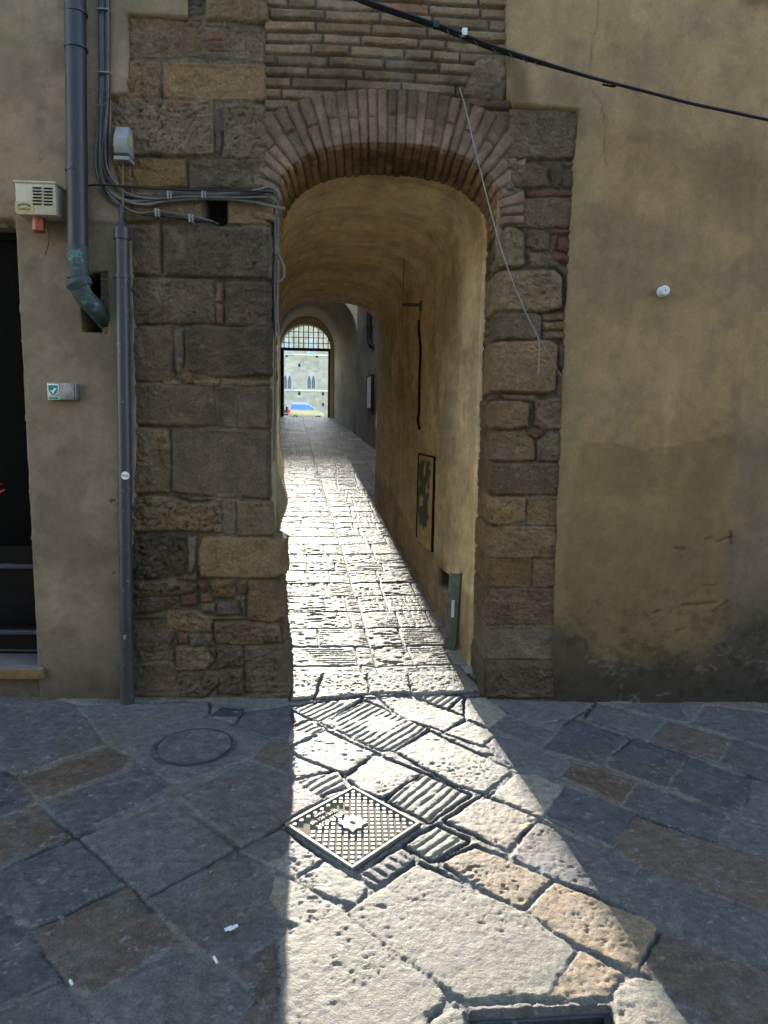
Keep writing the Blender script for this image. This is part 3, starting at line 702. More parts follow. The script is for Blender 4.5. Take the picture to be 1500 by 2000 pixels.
# brick field over the arch
gx = np.arange(-0.56, 0.80, 0.0068); gz_ = np.arange(2.72, 4.5, 0.0068)
Xg, Zg = np.meshgrid(gx, gz_)
slope = 0.012
vw = Zg+slope*(Xg-0.1)+0.008*(fbm(Xg, Zg, 0.12, 3, 101)-0.5)+0.02*(fbm(Xg, Zg, 0.6, 2, 104)-0.5)
uw = Xg+0.008*(fbm(Xg, Zg, 0.06, 3, 102)-0.5)
rows = [2.6]
while rows[-1] < 4.7: rows.append(rows[-1]+rb.uniform(0.052, 0.061))
cols = []
for k in range(len(rows)):
    e = [-0.9+rb.uniform(0, .3)]
    while e[-1] < 1.2: e.append(e[-1]+rb.choice([0.29, 0.29, 0.27, 0.30, 0.145, 0.20]))
    cols.append(e)
sd, sid, du, dv = courses(uw, vw, rows, cols)
sdd = sd-0.0045
on = np.clip(sdd/0.007, 0, 1)
H = 0.017*dome(sdd, 0.011)+on*(0.013*(rnd(sid, 3)-0.5)+(fbm(Xg, Zg, 0.03, 3, 103)-0.5)*0.010)
PANR = fac(990, 100)[0]
# a rounded lump of stone and smeared mortar at the right end
lump = poly_sd(Xg, Zg, fp([(930,115),(985,110),(992,150),(985,200),(940,195),(900,180),(915,160)]))
H = np.where(lump > 0, 0.008+0.016*dome(lump, 0.05)+(fbm(Xg, Zg, 0.035, 5, 108, 0.65)-0.5)*0.035, H)
mixb = rnd(sid, 6)[..., None]
BR2 = np.array((0.265, 0.168, 0.088)); BG2 = np.array((0.235, 0.160, 0.095))
C = (BR2*mixb+BG2*(1-mixb))*(0.72+0.5*rnd(sid, 7))[..., None]
redb = (rnd(sid, 12) > 0.95)[..., None]; C = np.where(redb, np.array((0.27, 0.135, 0.07)), C)
mort = sstep(0.007, -0.004, sdd)[..., None]; C = C*(1-mort)+np.array((0.125, 0.105, 0.075))*mort
C = np.where((lump > 0)[..., None], np.array((0.235, 0.160, 0.098)), C)
C *= (0.72+0.56*fbm(Xg, Zg, 0.05, 4, 105))[..., None]
low = sstep(3.62, 3.38, Zg)[..., None]*(0.4+0.6*sstep(0.40, 0.6, fbm(Xg, Zg, 0.18, 3, 106))[..., None])
C = C*(1-0.45*low)                                                # sooty, weathered lower courses
sm = sstep(0.60, 0.70, fbm(Xg, Zg, 0.16, 3, 107))[..., None]*sstep(3.65, 3.45, Zg)[..., None]
C = C*(1-0.5*sm)+np.array((0.20, 0.17, 0.13))*0.5*sm
d_ar = np.sqrt(np.min((Xg[::1, ::1, None]-FA[None, None, ::8, 0])**2+(Zg[..., None]-FA[None, None, ::8, 1])**2, -1))
ztop = np.interp(Xg, FA[:, 0], FA[:, 1])
inside = (Zg < ztop) & (Xg > FA[0, 0]) & (Xg < FA[-1, 0])
mask = ((d_ar > 0.260) & ~inside) & (Zg > 2.95)
edge = np.minimum(Xg-(-0.535), PANR+0.03-Xg)
yb = np.where(edge < 0, 0.03, 0.0)
grid_mesh('brickwork', np.stack([Xg, 0.004-H+yb, Zg], -1), C*0.76, M['brick'], arch, mask, origin=(0.12, 0, 3.2))
MB().add([(-0.9, 0.036, 3.14), (1.3, 0.036, 3.14), (1.3, 0.036, 4.6), (-0.9, 0.036, 4.6)], [(0,1,2,3)]).build('backing', M['core'], arch)
MB().add([(0.72, 0.034, 2.6), (1.3, 0.034, 2.6), (1.3, 0.034, 3.08), (0.72, 0.034, 3.08)], [(0,1,2,3)]).build('backing', M['core'], arch)

# ------------------------------------------------------------------ STUCCO BUILDINGS
def stucco_sheet(name, xa, xb, za, zb, outline, parent, colour_fn, proud=0.026, step=0.0105, origin=(0, 0, 0), hole=None):
    gx = np.arange(xa, xb, step); gz = np.arange(za, zb, step)
    Xg, Zg = np.meshgrid(gx, gz)
    wxx = Xg+0.012*(fbm(Xg, Zg, 0.10, 4, 111)-0.5); wzz = Zg+0.012*(fbm(Xg, Zg, 0.10, 4, 112)-0.5)
    d = poly_sd(wxx, wzz, outline)
    H = proud*sstep(-0.004, 0.008, d)-0.03*sstep(0.0, -0.012, d)
    C, dH = colour_fn(Xg, Zg, d)
    H += sstep(0, 0.02, d)*(0.010*(fbm(Xg, Zg, 0.5, 3, 113)-0.5)+0.004*(fbm(Xg, Zg, 0.06, 3, 114)-0.5)+dH)
    mask = d > -0.022
    C = C*0.60
    return grid_mesh(name, np.stack([Xg, -H, Zg], -1), C, M['stucco'], parent, mask, origin=origin)
def fq(x, y): p = fac(x, y, -0.02); return (p[0], p[2])
# --- the house on the left
house = empty('stucco_house', (-2.2, 0, 0), 'grey brown stuccoed house with a black doorway and stone step', 'house')
JX, LZ = -1.855, 2.635
outl = [(JX, -0.05), (JX, LZ), (-4.2, LZ+0.03), (-4.2, 4.5), fq(408,-170), fq(406,38), fq(330,37), fq(250,33), fq(253,110), fq(252,186), fq(216,189), fq(218,300), fq(235,370), fq(240,440), fq(258,470), fq(262,600), fq(266,760), fq(268,860), fq(266,965), fq(262,1000), fq(256,1130), fq(258,1372)]
def lcol(Xg, Zg, d):
    C = np.zeros(Xg.shape+(3,)); C[:] = np.array((0.40, 0.280, 0.178))
    g = sstep(2.9, 2.2, Zg)[..., None]
    C = C*(1-g)+np.array((0.355, 0.262, 0.176))*g
    a = sstep(0.50, 0.66, fbm(Xg, Zg, 0.28, 5, 121))[..., None]; C = C*(1-0.46*a)+np.array((0.20, 0.142, 0.078))*0.46*a
    b = (sstep(0.50, 0.66, fbm(Xg, Zg, 0.17, 5, 122, 0.6))*sstep(0.4, 0.6, fbm(Xg, Zg, 0.6, 2, 156)))[..., None]; C = C*(1-0.32*b)+np.array((0.165, 0.118, 0.062))*0.32*b
    bt = sstep(0.65, 0.15, Zg+0.5*(fbm(Xg, Zg, 0.3, 3, 123)-0.5))[..., None]
    C = C*(1-0.6*bt)+np.array((0.205, 0.172, 0.140))*0.6*bt
    dk = sstep(0.20, 0.0, Zg+0.25*(fbm(Xg, Zg, 0.18, 3, 124)-0.5))[..., None]; C *= 1-0.45*dk
    yel = sstep(0.5, 0.62, fbm(Xg*2.5, Zg, 0.4, 4, 126))[..., None]*sstep(2.5, 3.0, Zg)[..., None]
    C = C*(1-0.3*yel)+np.array((0.30, 0.25, 0.13))*0.3*yel
    ol = sstep(2.68, 2.5, Zg)[..., None]*sstep(-1.56, -1.46, Xg)[..., None]*sstep(1.75, 1.95, Zg)[..., None]
    C = C*(1-0.30*ol)+np.array((0.19, 0.155, 0.075))*0.3*ol
    C *= (0.78+0.44*fbm(Xg, Zg, 0.05, 5, 125, 0.7))[..., None]
    cr = np.abs(fbm(Xg, Zg, 0.35, 3, 127)-0.5)
    dH = -0.006*sstep(0.006, 0.0, cr)*sstep(0.55, 0.7, fbm(Xg, Zg, 0.5, 2, 128))
    # niche cut for the drainpipe, and a step where the upper coat ends
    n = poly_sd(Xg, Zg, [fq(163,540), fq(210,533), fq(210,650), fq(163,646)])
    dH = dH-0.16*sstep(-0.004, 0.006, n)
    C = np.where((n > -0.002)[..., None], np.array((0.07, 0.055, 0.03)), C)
    up = sstep(-0.01, 0.01, Zg-(fq(120,436)[1]+0.02*(fbm(Xg, Zg, 0.2, 2, 129)-0.5)))
    dH = dH+0.008*up
    return C, dH
lw = stucco_sheet('wall', -4.2, -0.92, -0.03, 4.5, outl, house, lcol, origin=(-2.2, 0, 0))
DY = 0.20
mb = MB(); mb.box(JX+0.004, JX+0.06, 0.004, 0.179, -0.3, LZ-0.002); mb.prism([(JX+0.004, 0.18), (-0.62, 0.18), (-0.62, 0.30), (XL(0.30)-0.09, 0.30), (XL(Y1)-0.05, Y1), (-9, Y1), (-9, 0.5), (JX+0.004, 0.5)], -0.3, LZ)
mb.box(-9, -0.9, 0.05, 0.138, 4.3, 11.0); mb.box(-9, JX, 0.0, 0.138, LZ+0.003, LZ+0.10); mb.prism([(-9, 0.0), (-3.9, 0.0), (-3.9, 0.499), (-9, 0.499)], -0.3, LZ)
mb.prism([(-9, 0.14), (-0.60, 0.14), (-0.60, 0.30), (XL(0.30)-0.09, 0.30), (XL(Y1)-0.05, Y1), (-9, Y1)], LZ+0.002, 11.0)
mb.build('masonry', M['core'], house)
door = MB().box(-3.898, JX+0.002, DY, DY+0.05, 0.13, LZ).build('door', M['doorwood'], house)
zf = lambda y: float(fac(50, y, DY)[2])
mid = (-3.898+JX)/2
for xa, xb in ((mid+0.06, JX-0.07), (-3.83, mid-0.06)):
    MB().box(xa, xb, DY-0.006, DY+0.004, zf(1065), zf(470)).build('glass_pane', M['glassdark'], door)
    MB().box(xa, xb, DY-0.016, DY+0.004, zf(1222), zf(1148)).build('panel', M['doorwood'], door, 0.006)
for ya, yb_, pr in ((1101, 1109, .030), (1229, 1237, .030), (1268, 1271, .015)):
    MB().box(-3.89, JX-0.002, DY-pr, DY+0.003, zf(yb_), zf(ya)).build('moulding', M['doortrim'], door, 0.004)
MB().box(mid-0.02, mid+0.02, DY-0.02, DY+0.003, 0.14, LZ-0.02).build('stile', M['doorwood'], door, 0.004)
mk = MB(); mk.tube(smooth_path([fac(x, y, DY-0.012) for x, y in ((-14,966),(-4,963),(5,959),(9,956))], 4), [0.004]*5+[0.005]*5+[0.004]*3, 6)
mk.tube(smooth_path([fac(x, y, DY-0.012) for x, y in ((-14,950),(-6,947),(4,945))], 4), 0.0018, 6)
mk.build('red_light_mark', M['red'], door, smooth=True)  # strokes of red colour stand for a red light showing in the glass
st = MB().box(-3.95, fac(85, 1310, -0.05)[0], -0.055, DY+0.03, fac(40,1327,-.05)[2], fac(40,1309,-.05)[2]).build('doorstep', M['doorriser'], house, 0.008)
MB().box(-3.94, fac(85, 1310, -0.05)[0]-0.006, -0.048, DY+0.03, fac(40,1309,-.05)[2]-0.003, fac(40,1309,-.05)[2]+0.012).build('tread', M['doorslab'], st, 0.006)
MB().box(-3.94, JX+0.02, -0.012, DY+0.03, -0.06, fac(40,1327,-.05)[2]).build('riser', M['riser'], house, 0.004)

# --- the ochre house on the right
ochre = empty('ochre_house', (2.6, 0, 0), 'tall ochre stuccoed house wall with black damp along its foot', 'house')
outr = [fq(1080,1382), fq(1078,1340), fq(1084,1100), fq(1093,900), fq(1100,720), fq(1112,480), fq(1120,330), fq(1127,222), fq(1080,216), fq(1002,211), fq(990,190), fq(988,120), fq(988,-60), fq(986,-260), (5.0, 4.5), (5.0, -0.06)]
crack_px = [fq(*q) for q in ((1166,0),(1164,60),(1152,80),(1153,150),(1150,175),(1172,205),(1176,230),(1178,315),(1185,325))]
def seg_d(Xg, Zg, pts):
    d = np.full(Xg.shape, 9.0)
    for (ax0, az0), (bx0, bz0) in zip(pts[:-1], pts[1:]):
        ex, ez = bx0-ax0, bz0-az0
        t = np.clip(((Xg-ax0)*ex+(Zg-az0)*ez)/(ex*ex+ez*ez), 0, 1)
        d = np.minimum(d, np.hypot(Xg-ax0-ex*t, Zg-az0-ez*t))
    return d
def rcol(Xg, Zg, d):
    C = np.zeros(Xg.shape+(3,)); C[:] = np.array((0.50, 0.318, 0.155))
    a = sstep(0.46, 0.66, fbm(Xg, Zg, 0.5, 5, 131))[..., None]; C = C*(1-0.5*a)+np.array((0.275, 0.175, 0.095))*0.5*a
    a = sstep(0.50, 0.64, fbm(Xg*1.6, Zg, 0.22, 5, 132))[..., None]; C = C*(1-0.4*a)+np.array((0.34, 0.232, 0.148))*0.4*a
    drip = sstep(0.48, 0.66, fbm(Xg*4, Zg*0.55, 0.3, 5, 133, 0.6))[..., None]; C *= 1-0.10*drip
    bs = sstep(0.52, 0.60, fbm(Xg, Zg, 0.33, 6, 149, 0.62))[..., None]; C = C*(1-0.24*bs)+np.array((0.28, 0.165, 0.085))*0.24*bs
    ed = sstep(0.16, 0.03, d+0.06*(fbm(Xg, Zg, 0.2, 3, 134)-0.5))[..., None]; C = C*(1-0.5*ed)+np.array((0.36, 0.285, 0.135))*0.5*ed
    # repaired patch with its own outline
    wX = Xg+0.06*(fbm(Xg, Zg, 0.25, 4, 135)-0.5); wZ = Zg+0.06*(fbm(Xg, Zg, 0.25, 4, 136)-0.5)
    p1_ = poly_sd(wX, wZ, [fq(1128,872),(fq(1190,870)), fq(1250,884), fq(1330,872), fq(1430,850), fq(1432,1000), fq(1424,1150), fq(1420,1240), fq(1300,1300), fq(1200,1290), fq(1130,1240), fq(1100,1200), fq(1102,1000)])
    q = sstep(-0.02, 0.03, p1_)[..., None]
    C = C*(1-0.55*q)+np.array((0.275, 0.178, 0.082))*0.55*q
    br = sstep(1.15, 0.75, Zg+0.2*(fbm(Xg, Zg, 0.3, 3, 137)-0.5))[..., None]; C = C*(1-0.35*br)+np.array((0.21, 0.15, 0.07))*0.35*br
    gr_ = sstep(fq(1425, 900)[0]-0.02, fq(1440, 900)[0]+0.03, wX)[..., None]*sstep(1.75, 1.5, wZ)[..., None]
    C = C*(1-0.55*gr_)+np.array((0.19, 0.155, 0.115))*0.55*gr_
    dampz = np.interp(Xg, [1.15, 1.28, 1.45, 1.62, 1.85, 2.05, 2.25, 2.6, 3.2, 5], [0.54, 0.48, 0.38, 0.31, 0.32, 0.38, 0.52, 0.60, 0.55, 0.55])
    f = Zg-dampz+0.16*(fbm(Xg, Zg, 0.45, 3, 148)-0.5)+0.26*(fbm(Xg, Zg, 0.14, 6, 138, 0.68)-0.5)
    dm = (0.35*sstep(0.30, -0.05, f)+0.65*sstep(0.03, -0.16, f))[..., None]; C = C*(1-0.78*dm)+np.array((0.055, 0.046, 0.038))*0.78*dm
    dm2 = sstep(0.30, 0.04, Zg+0.12*(fbm(Xg, Zg, 0.2, 4, 139)-0.5))[..., None]; C = C*(1-0.55*dm2)+np.array((0.035, 0.032, 0.03))*0.55*dm2
    sp = sstep(0.57, 0.66, fbm(Xg, Zg, 0.06, 4, 140, 0.7))[..., None]*sstep(0.95, 0.3, Zg)[..., None]
    C *= 1-0.35*sp
    wh = sstep(0.70, 0.76, vnoise(Xg/0.022, Zg/0.016, 150))[..., None]*sstep(0.5, 0.2, Zg)[..., None]*sstep(0.5, 0.6, fbm(Xg, Zg, 0.3, 3, 155))[..., None]; C = C*(1-0.35*wh)+np.array((0.30, 0.28, 0.25))*0.35*wh
    C *= (0.78+0.44*fbm(Xg, Zg, 0.05, 5, 142, 0.7))[..., None]
    dH = 0.004*sstep(-0.004, 0.004, -p1_)+0.005*sstep(-0.004, 0.004, f)*sstep(1.9, 1.6, Xg)
    cr = seg_d(Xg+0.012*(fbm(Xg, Zg, 0.04, 2, 143)-0.5), Zg, crack_px)
    C *= (1-0.35*sstep(0.006, 0.001, cr))[..., None]; dH = dH-0.002*sstep(0.006, 0.001, cr)
    gouges = [((1330,1184),(1396,1176),.014),((1366,1146),(1398,1143),.007),((1318,1070),(1334,1074),.014),((1376,1052),(1386,1050),.008),((1400,1058),(1426,1050),.010),((1390,1195),(1420,1172),.006),((1424,1040),(1427,1064),.012),((1273,1195),(1290,1192),.008),((1324,1230),(1334,1226),.008)]
    for a0, b0, w0 in gouges:
        g0 = seg_d(Xg+0.02*(fbm(Xg, Zg, 0.05, 3, 144)-0.5), Zg+0.02*(fbm(Xg, Zg, 0.05, 3, 145)-0.5), [fq(*a0), fq(*b0)])
        k0 = sstep(w0, w0*0.4, g0); dH = dH-0.009*k0; C = C*(1-0.2*k0[..., None])
    soot = sstep(0.10, 0.02, seg_d(Xg, Zg, [fq(992,128), fq(1014,150), fq(1012,185)])+0.05*(fbm(Xg, Zg, 0.05, 4, 146)-0.5))[..., None]
    C *= 1-0.5*soot
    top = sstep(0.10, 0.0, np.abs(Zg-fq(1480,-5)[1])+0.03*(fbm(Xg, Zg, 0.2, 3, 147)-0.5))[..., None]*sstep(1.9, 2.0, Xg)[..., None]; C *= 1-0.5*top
    return C, dH
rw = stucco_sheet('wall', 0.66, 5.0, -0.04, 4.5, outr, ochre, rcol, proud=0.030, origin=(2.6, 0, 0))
mb = MB()
mb.prism([(0.80, 0.032), (9, 0.032), (9, Y1), (XR(Y1)+0.05, Y1), (XR(0.42)+0.05, 0.42), (0.80, 0.42)], -0.3, 2.62)
mb.prism([(0.82, 0.034), (9, 0.032), (9, Y1), (XR(Y1)+0.30, Y1), (XR(0.42)+0.15, 0.42), (0.82, 0.42)], 2.622, 3.42)
mb.prism([(-0.598, 0.05), (9, 0.05), (9, Y1), (XL(Y1)-0.048, Y1), (XL(0.3)-0.088, 0.302), (-0.598, 0.302)], 3.422, 11.0)
mb.build('masonry', M['core'], ochre)

# ------------------------------------------------------------------ VAULTED PASSAGE
vault = empty('vaulted_passage', (-0.2, 1.5, 0), 'ochre plastered barrel vault over the sloping alley', 'passage')
def lining(name, Ya, Yb, width, zs, zc, parent, colfn, mat, nexp=2.35, ystep=0.02, thick=0.22, left=lambda Y: 0.0, zlow=-0.3, lcol_=None, bumpf=None):
    Pf = []
    wl = [(0.0, z) for z in np.arange(zlow, zs, 0.02)]
    ar = super_arch(0, 1, zs, zc, nexp, 90)
    wr = [(1.0, z) for z in np.arange(zs, zlow, -0.02)]
    prof = np.array(wl+[tuple(p) for p in ar[1:-1]]+wr)
    dd = np.gradient(prof, axis=0)
    ys = np.arange(Ya, Yb+1e-6, ystep)
    n = len(prof)
    U, V = np.meshgrid(np.arange(n), ys)
    wv = width(V); o0 = left(V)
    px_ = o0+prof[:, 0][U]*(wv-o0); pz_ = prof[:, 1][U]
    nx_ = dd[:, 1][U]; nz_ = -dd[:, 0][U]*wv; l = np.hypot(nx_, nz_)+1e-9; nx_, nz_ = nx_/l, nz_/l     # inward
    arc = np.r_[0, np.cumsum(np.hypot(np.diff(prof[:, 0])*1.2, np.diff(prof[:, 1])))][U]
    h = 0.018*(fbm(arc, V, 0.35, 4, 151)-0.5)+0.006*(fbm(arc, V, 0.05, 3, 152)-0.5)
    if bumpf is not None: h = h+bumpf(px_, V, pz_)
    Xw = XL(V)+px_+nx_*h; Zw = pz_+nz_*h
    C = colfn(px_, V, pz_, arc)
    P0 = np.stack([Xw, V, Zw], -1)
    # turn both ends outward so that the shell shows its thickness
    def rim(row, tk):
        b = P0[row].copy(); b[:, 0] -= nx_[row]*tk; b[:, 2] -= nz_[row]*tk; return b
    Pg = np.concatenate([rim(0, thick)[None], rim(0, 0.015)[None]-np.array([0, 0.0, 0]), P0, rim(-1, 0.015)[None], rim(-1, thick)[None]], 0)
    Pg[1, :, 1] -= 0.006; Pg[0, :, 1] -= 0.006; Pg[-1, :, 1] += 0.006; Pg[-2, :, 1] += 0.006
    Cg = np.concatenate([C[:1], C[:1], C, C[-1:], C[-1:]], 0)
    return grid_mesh(name, Pg, Cg, mat, parent, origin=(float(XL(Ya)), float(Ya), 0))
def vcol(o, Y, z, arc):
    C = np.zeros(o.shape+(3,)); C[:] = np.array((0.86, 0.69, 0.43))
    a = sstep(0.45, 0.68, fbm(arc, Y*1.0, 0.7, 5, 161))[..., None]; C = C*(1-0.4*a)+np.array((0.62, 0.46, 0.27))*0.4*a
    a = sstep(0.48, 0.66, fbm(arc*0.6, Y*3.0, 0.35, 5, 162))[..., None]; C = C*(1-0.3*a)+np.array((0.50, 0.36, 0.20))*0.3*a
    lo = sstep(1.75, 1.25, z+0.5*(fbm(arc, Y, 0.5, 3, 163)-0.5))[..., None]; C = C*(1-0.4*lo)+np.array((0.80, 0.60, 0.32))*0.4*lo
    # damp rising from the paving
    f = z-floor_z(Y)
    t = (1.05+0.75*sstep(1.6, 4.5, Y))*sstep(1.35, 2.2, Y)+0.20+0.9*(fbm(Y*2.2, z*0.7, 0.35, 4, 164)-0.5)
    dm = sstep(0.06, -0.06, f-t)[..., None]; C = C*(1-0.42*dm)+np.array((0.36, 0.30, 0.20))*0.42*dm
    ft = sstep(0.10, -0.04, f-0.38+0.3*(fbm(Y, z, 0.2, 4, 165)-0.5))[..., None]; C = C*(1-0.45*ft)+np.array((0.20, 0.165, 0.115))*0.45*ft
    C *= (0.84+0.32*fbm(arc, Y, 0.04, 3, 166))[..., None]
    tr = fbm(arc*1.0, Y*0.28, 0.05, 5, 167, 0.65); C *= (0.70+0.60*tr)[..., None]
    sw = sstep(0.52, 0.66, fbm(arc*0.7+0.2*Y, Y, 0.4, 5, 168, 0.6))[..., None]; C *= 1-0.22*sw
    C[-1] *= 1.25; C[0] *= 1.1  # end rims painted paler for the light falling on them
    mouth_dim = sstep(0.75, 0.42, Y+0.35*(fbm(arc, Y, 0.3, 4, 169)-0.5))[..., None]; C = C*(1-mouth_dim)+C*np.array((0.70, 0.66, 0.60))*mouth_dim  # plaster colour darkened at the mouth to offset stronger street light
    recess_shade = sstep(-0.01, 0.012, poly_sd(Y, z, RECESS))*(o > 0.9); C *= (1-0.85*recess_shade)[..., None]  # shade of the recess painted into the wall colour
    C = np.minimum(C, 0.85)
    return C
def vbump(o, Y, z):
    left = np.clip(1-o/0.3, 0, 1)
    b = 0.060*np.exp(-((z-1.12)/0.13)**2)*np.exp(-((Y-0.45)/0.16)**2)+0.025*np.exp(-((z-1.33)/0.10)**2)*np.exp(-((Y-0.5)/0.2)**2)
    b += 0.012*sstep(0.95, 0.2, z)*np.exp(-(Y/0.6)**2)+0.012*(fbm(z, Y, 0.3, 3, 171)-0.5)*2
    hat = poly_sd(Y, z, HATCH); k = sstep(0.012, 0.002, np.abs(hat)); rt = np.clip((o-1.0)/0.2, 0, 1)
    rec = poly_sd(Y, z, RECESS)
    return left*b-rt*(0.012*k+0.045*sstep(-0.01, 0.012, rec)) - 0.0*rt
HATCH = [(p[1], p[2]) for p in (onright(819,881), onright(851,880), onright(846,1085), onright(818,1062))]
RECESS = [(p[1], p[2]) for p in (onright(854,1108), onright(892,1135), onright(890,1166), onright(856,1142))]
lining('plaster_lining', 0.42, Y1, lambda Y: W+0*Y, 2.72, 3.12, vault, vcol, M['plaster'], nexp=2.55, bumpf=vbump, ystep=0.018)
# left jamb plaster between pier and vault
gz2 = np.arange(-0.1, 3.0, 0.015); gyy = np.arange(0.06, 0.46, 0.015)
Yg, Zg = np.meshgrid(gyy, gz2)
bul = 0.055*np.exp(-((Zg-1.12)/0.13)**2)*sstep(0.16, 0.36, Yg)+0.020*(fbm(Yg, Zg, 0.2, 3, 172)-0.5)+0.018*sstep(1.0, 0.2, Zg)
Xg = XL(Yg)-0.020+0.010*sstep(0.3, 0.45, Yg)+bul
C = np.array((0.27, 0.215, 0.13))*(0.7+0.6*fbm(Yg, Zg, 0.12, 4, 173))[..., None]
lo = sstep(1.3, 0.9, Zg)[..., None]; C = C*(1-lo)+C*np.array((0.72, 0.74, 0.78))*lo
Pg = np.stack([Xg, Yg, Zg], -1); fr = Pg[:, :1].copy(); fr[..., 0] -= 0.16; fr[..., 1] += 0.0
grid_mesh('jamb', np.concatenate([fr, Pg], 1), np.concatenate([C[:, :1], C], 1), M['plaster'], vault, origin=(-0.47, 0.06, 0))
# hatch set in the right wall, its green paint peeling
def rwall(y, z, inset=0.0): return (XR(y)-inset, y, z)
hz = sorted(set(HATCH)); hy0 = min(p[0] for p in HATCH)+0.02; hy1 = max(p[0] for p in HATCH)-0.03
hzb = HATCH[3][1]+0.03; hzt = HATCH[0][1]-0.03
ny_, nz2 = 60, 150
Yh, Zh = np.meshgrid(np.linspace(hy0, hy1, ny_), np.linspace(hzb, hzt, nz2))
uu = (Yh-hy0)/(hy1-hy0); vv2 = (Zh-hzb)/(hzt-hzb)
left_e = 0.34+0.20*(fbm(Yh*0+3.1, Zh, 0.12, 4, 181)-0.5)*2-0.10*vv2+0.25*sstep(0.35, 0.1, vv2)
paint = sstep(-0.03, 0.03, (uu-left_e+0.25*(fbm(Yh, Zh, 0.10, 4, 182)-0.5)))*sstep(0.16, 0.30, vv2+0.25*(fbm(Yh, Zh, 0.12, 3, 183)-0.5))*sstep(0.99, 0.93, vv2+0.03*(fbm(Yh, Zh, 0.06, 3, 184)-0.5))*sstep(0.99, 0.94, uu)
flake = sstep(0.62, 0.68, fbm(Yh*1.5, Zh, 0.12, 4, 185)); paint *= 1-flake
C = np.array((0.66, 0.50, 0.26))*(1-paint[..., None])+np.array((0.105, 0.115, 0.075))*paint[..., None]
C *= (0.85+0.3*fbm(Yh, Zh, 0.05, 3, 186))[..., None]
Ph = np.stack([XR(Yh)-0.012+0.004*(1-paint), Yh, Zh], -1)
grid_mesh('hatch', Ph, C, M['plaster'], vault, origin=(float(XR(hy0)), hy0, hzb))

hf = bpy.data.objects[[o.name for o in vault.children if o.name.startswith('hatch')][-1]]
g_ = 0.011
def hbox(mb, ya, yb, za, zb): return mb.hexa([(XR(ya)-.016, ya, za), (XR(yb)-.016, yb, za), (XR(yb)+.004, yb, za), (XR(ya)+.004, ya, za), (XR(ya)-.016, ya, zb), (XR(yb)-.016, yb, zb), (XR(yb)+.004, yb, zb), (XR(ya)+.004, ya, zb)])
hm = MB(); hbox(hm, hy0-g_, hy0, hzb, hzt+g_); hbox(hm, hy1, hy1+g_, hzb+.02, hzt+g_); hbox(hm, hy0, hy1, hzt, hzt+g_)
hm.build('groove_shade', M['black'], hf)  # dark strips stand in for shade in the groove round the hatch
# ------------------------------------------------------------------ GATE HOUSE (court wall, second vault, gate wall)
gateh = empty('gate_house', (-1.2, 12, 1.4), 'far vaulted building with a grey court wall leading to the piazza gate', 'building')
def gcol(o, Y, z, arc):
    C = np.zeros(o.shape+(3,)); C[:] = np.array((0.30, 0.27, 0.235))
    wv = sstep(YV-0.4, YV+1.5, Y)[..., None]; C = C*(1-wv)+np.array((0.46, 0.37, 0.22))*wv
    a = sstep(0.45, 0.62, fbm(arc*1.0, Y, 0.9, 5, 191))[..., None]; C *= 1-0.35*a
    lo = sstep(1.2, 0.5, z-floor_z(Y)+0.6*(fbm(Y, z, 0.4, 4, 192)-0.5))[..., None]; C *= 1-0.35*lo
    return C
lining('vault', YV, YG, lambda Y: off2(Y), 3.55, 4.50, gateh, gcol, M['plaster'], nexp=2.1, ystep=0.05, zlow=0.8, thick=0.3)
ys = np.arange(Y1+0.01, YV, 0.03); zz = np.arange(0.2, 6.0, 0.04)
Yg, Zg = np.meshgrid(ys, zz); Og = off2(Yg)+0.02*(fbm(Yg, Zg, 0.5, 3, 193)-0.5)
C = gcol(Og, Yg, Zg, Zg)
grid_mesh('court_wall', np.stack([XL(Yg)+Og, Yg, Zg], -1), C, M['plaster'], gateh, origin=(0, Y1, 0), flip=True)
Og = 0*Yg+0.015*(fbm(Yg, Zg, 0.5, 3, 194)-0.5)
grid_mesh('court_wall', np.stack([XL(Yg)+Og-0.03, Yg, Zg], -1), C, M['plaster'], gateh, origin=(-1, Y1, 0))
# wall above the second vault, facing the court, pierced by its arch
def arch_wall(name, Yp, xl, xr, zs, zc, n, x0, x1, z0, z1, thick, mat, parent):
    ar = super_arch(xl, xr, zs, zc, n, 40); mb = MB()
    pts = [(xl, z0)]+[tuple(p) for p in ar]+[(xr, z0)]
    N_ = len(pts)
    outer = []
    for x, z in pts:
        t = (x-xl)/(xr-xl)
        outer.append((x, z))
    v = []; f = []
    for j, yy in enumerate((Yp, Yp+thick)):
        for x, z in pts: v.append((x, yy, z))
    for i in range(N_-1): f.append((i, i+1, N_+i+1, N_+i))
    b = len(v)
    for yy in (Yp, Yp+thick):
        for x, z in pts:
            v.append((x, yy, z1))
    for j in range(2):
        for i in range(1, N_-2): f.append((j*N_+i, j*N_+i+1, b+j*N_+i+1, b+j*N_+i))
    mb.add(v, f)
    mb.box(x0, xl, Yp, Yp+thick, z0, z1); mb.box(xr, x1, Yp, Yp+thick, z0, z1)
    return mb.build(name, mat, parent)
arch_wall('court_front', YV-0.02, XL(YV)-0.005, XL(YV)+off2(YV)+0.005, 3.56, 4.52, 2.1, XL(YV)-6, XL(YV)+8, 0.6, 6.4, 0.02, M['pale'], gateh)
GX0, GX1 = XL(YG)+0.05, XL(YG)+1.40
arch_wall('gate_wall', YG, GX0, GX1, 3.66, 4.30, 2.0, XL(YG)-7, XL(YG)+9, 1.2, 6.4, 0.35, node_mat('warm_gate_plaster', (0.62, 0.51, 0.33), rough=0.9, n1=(2, 0.15), bump=(20, 0.004)), gateh)
mb = MB()
mb.prism([(XL(Y1)-0.06, Y1+0.02), (XL(YV)-0.06, YV), (XL(YG)-0.06, YG), (-9, YG), (-9, Y1+0.02)], 0.0, 6.0)
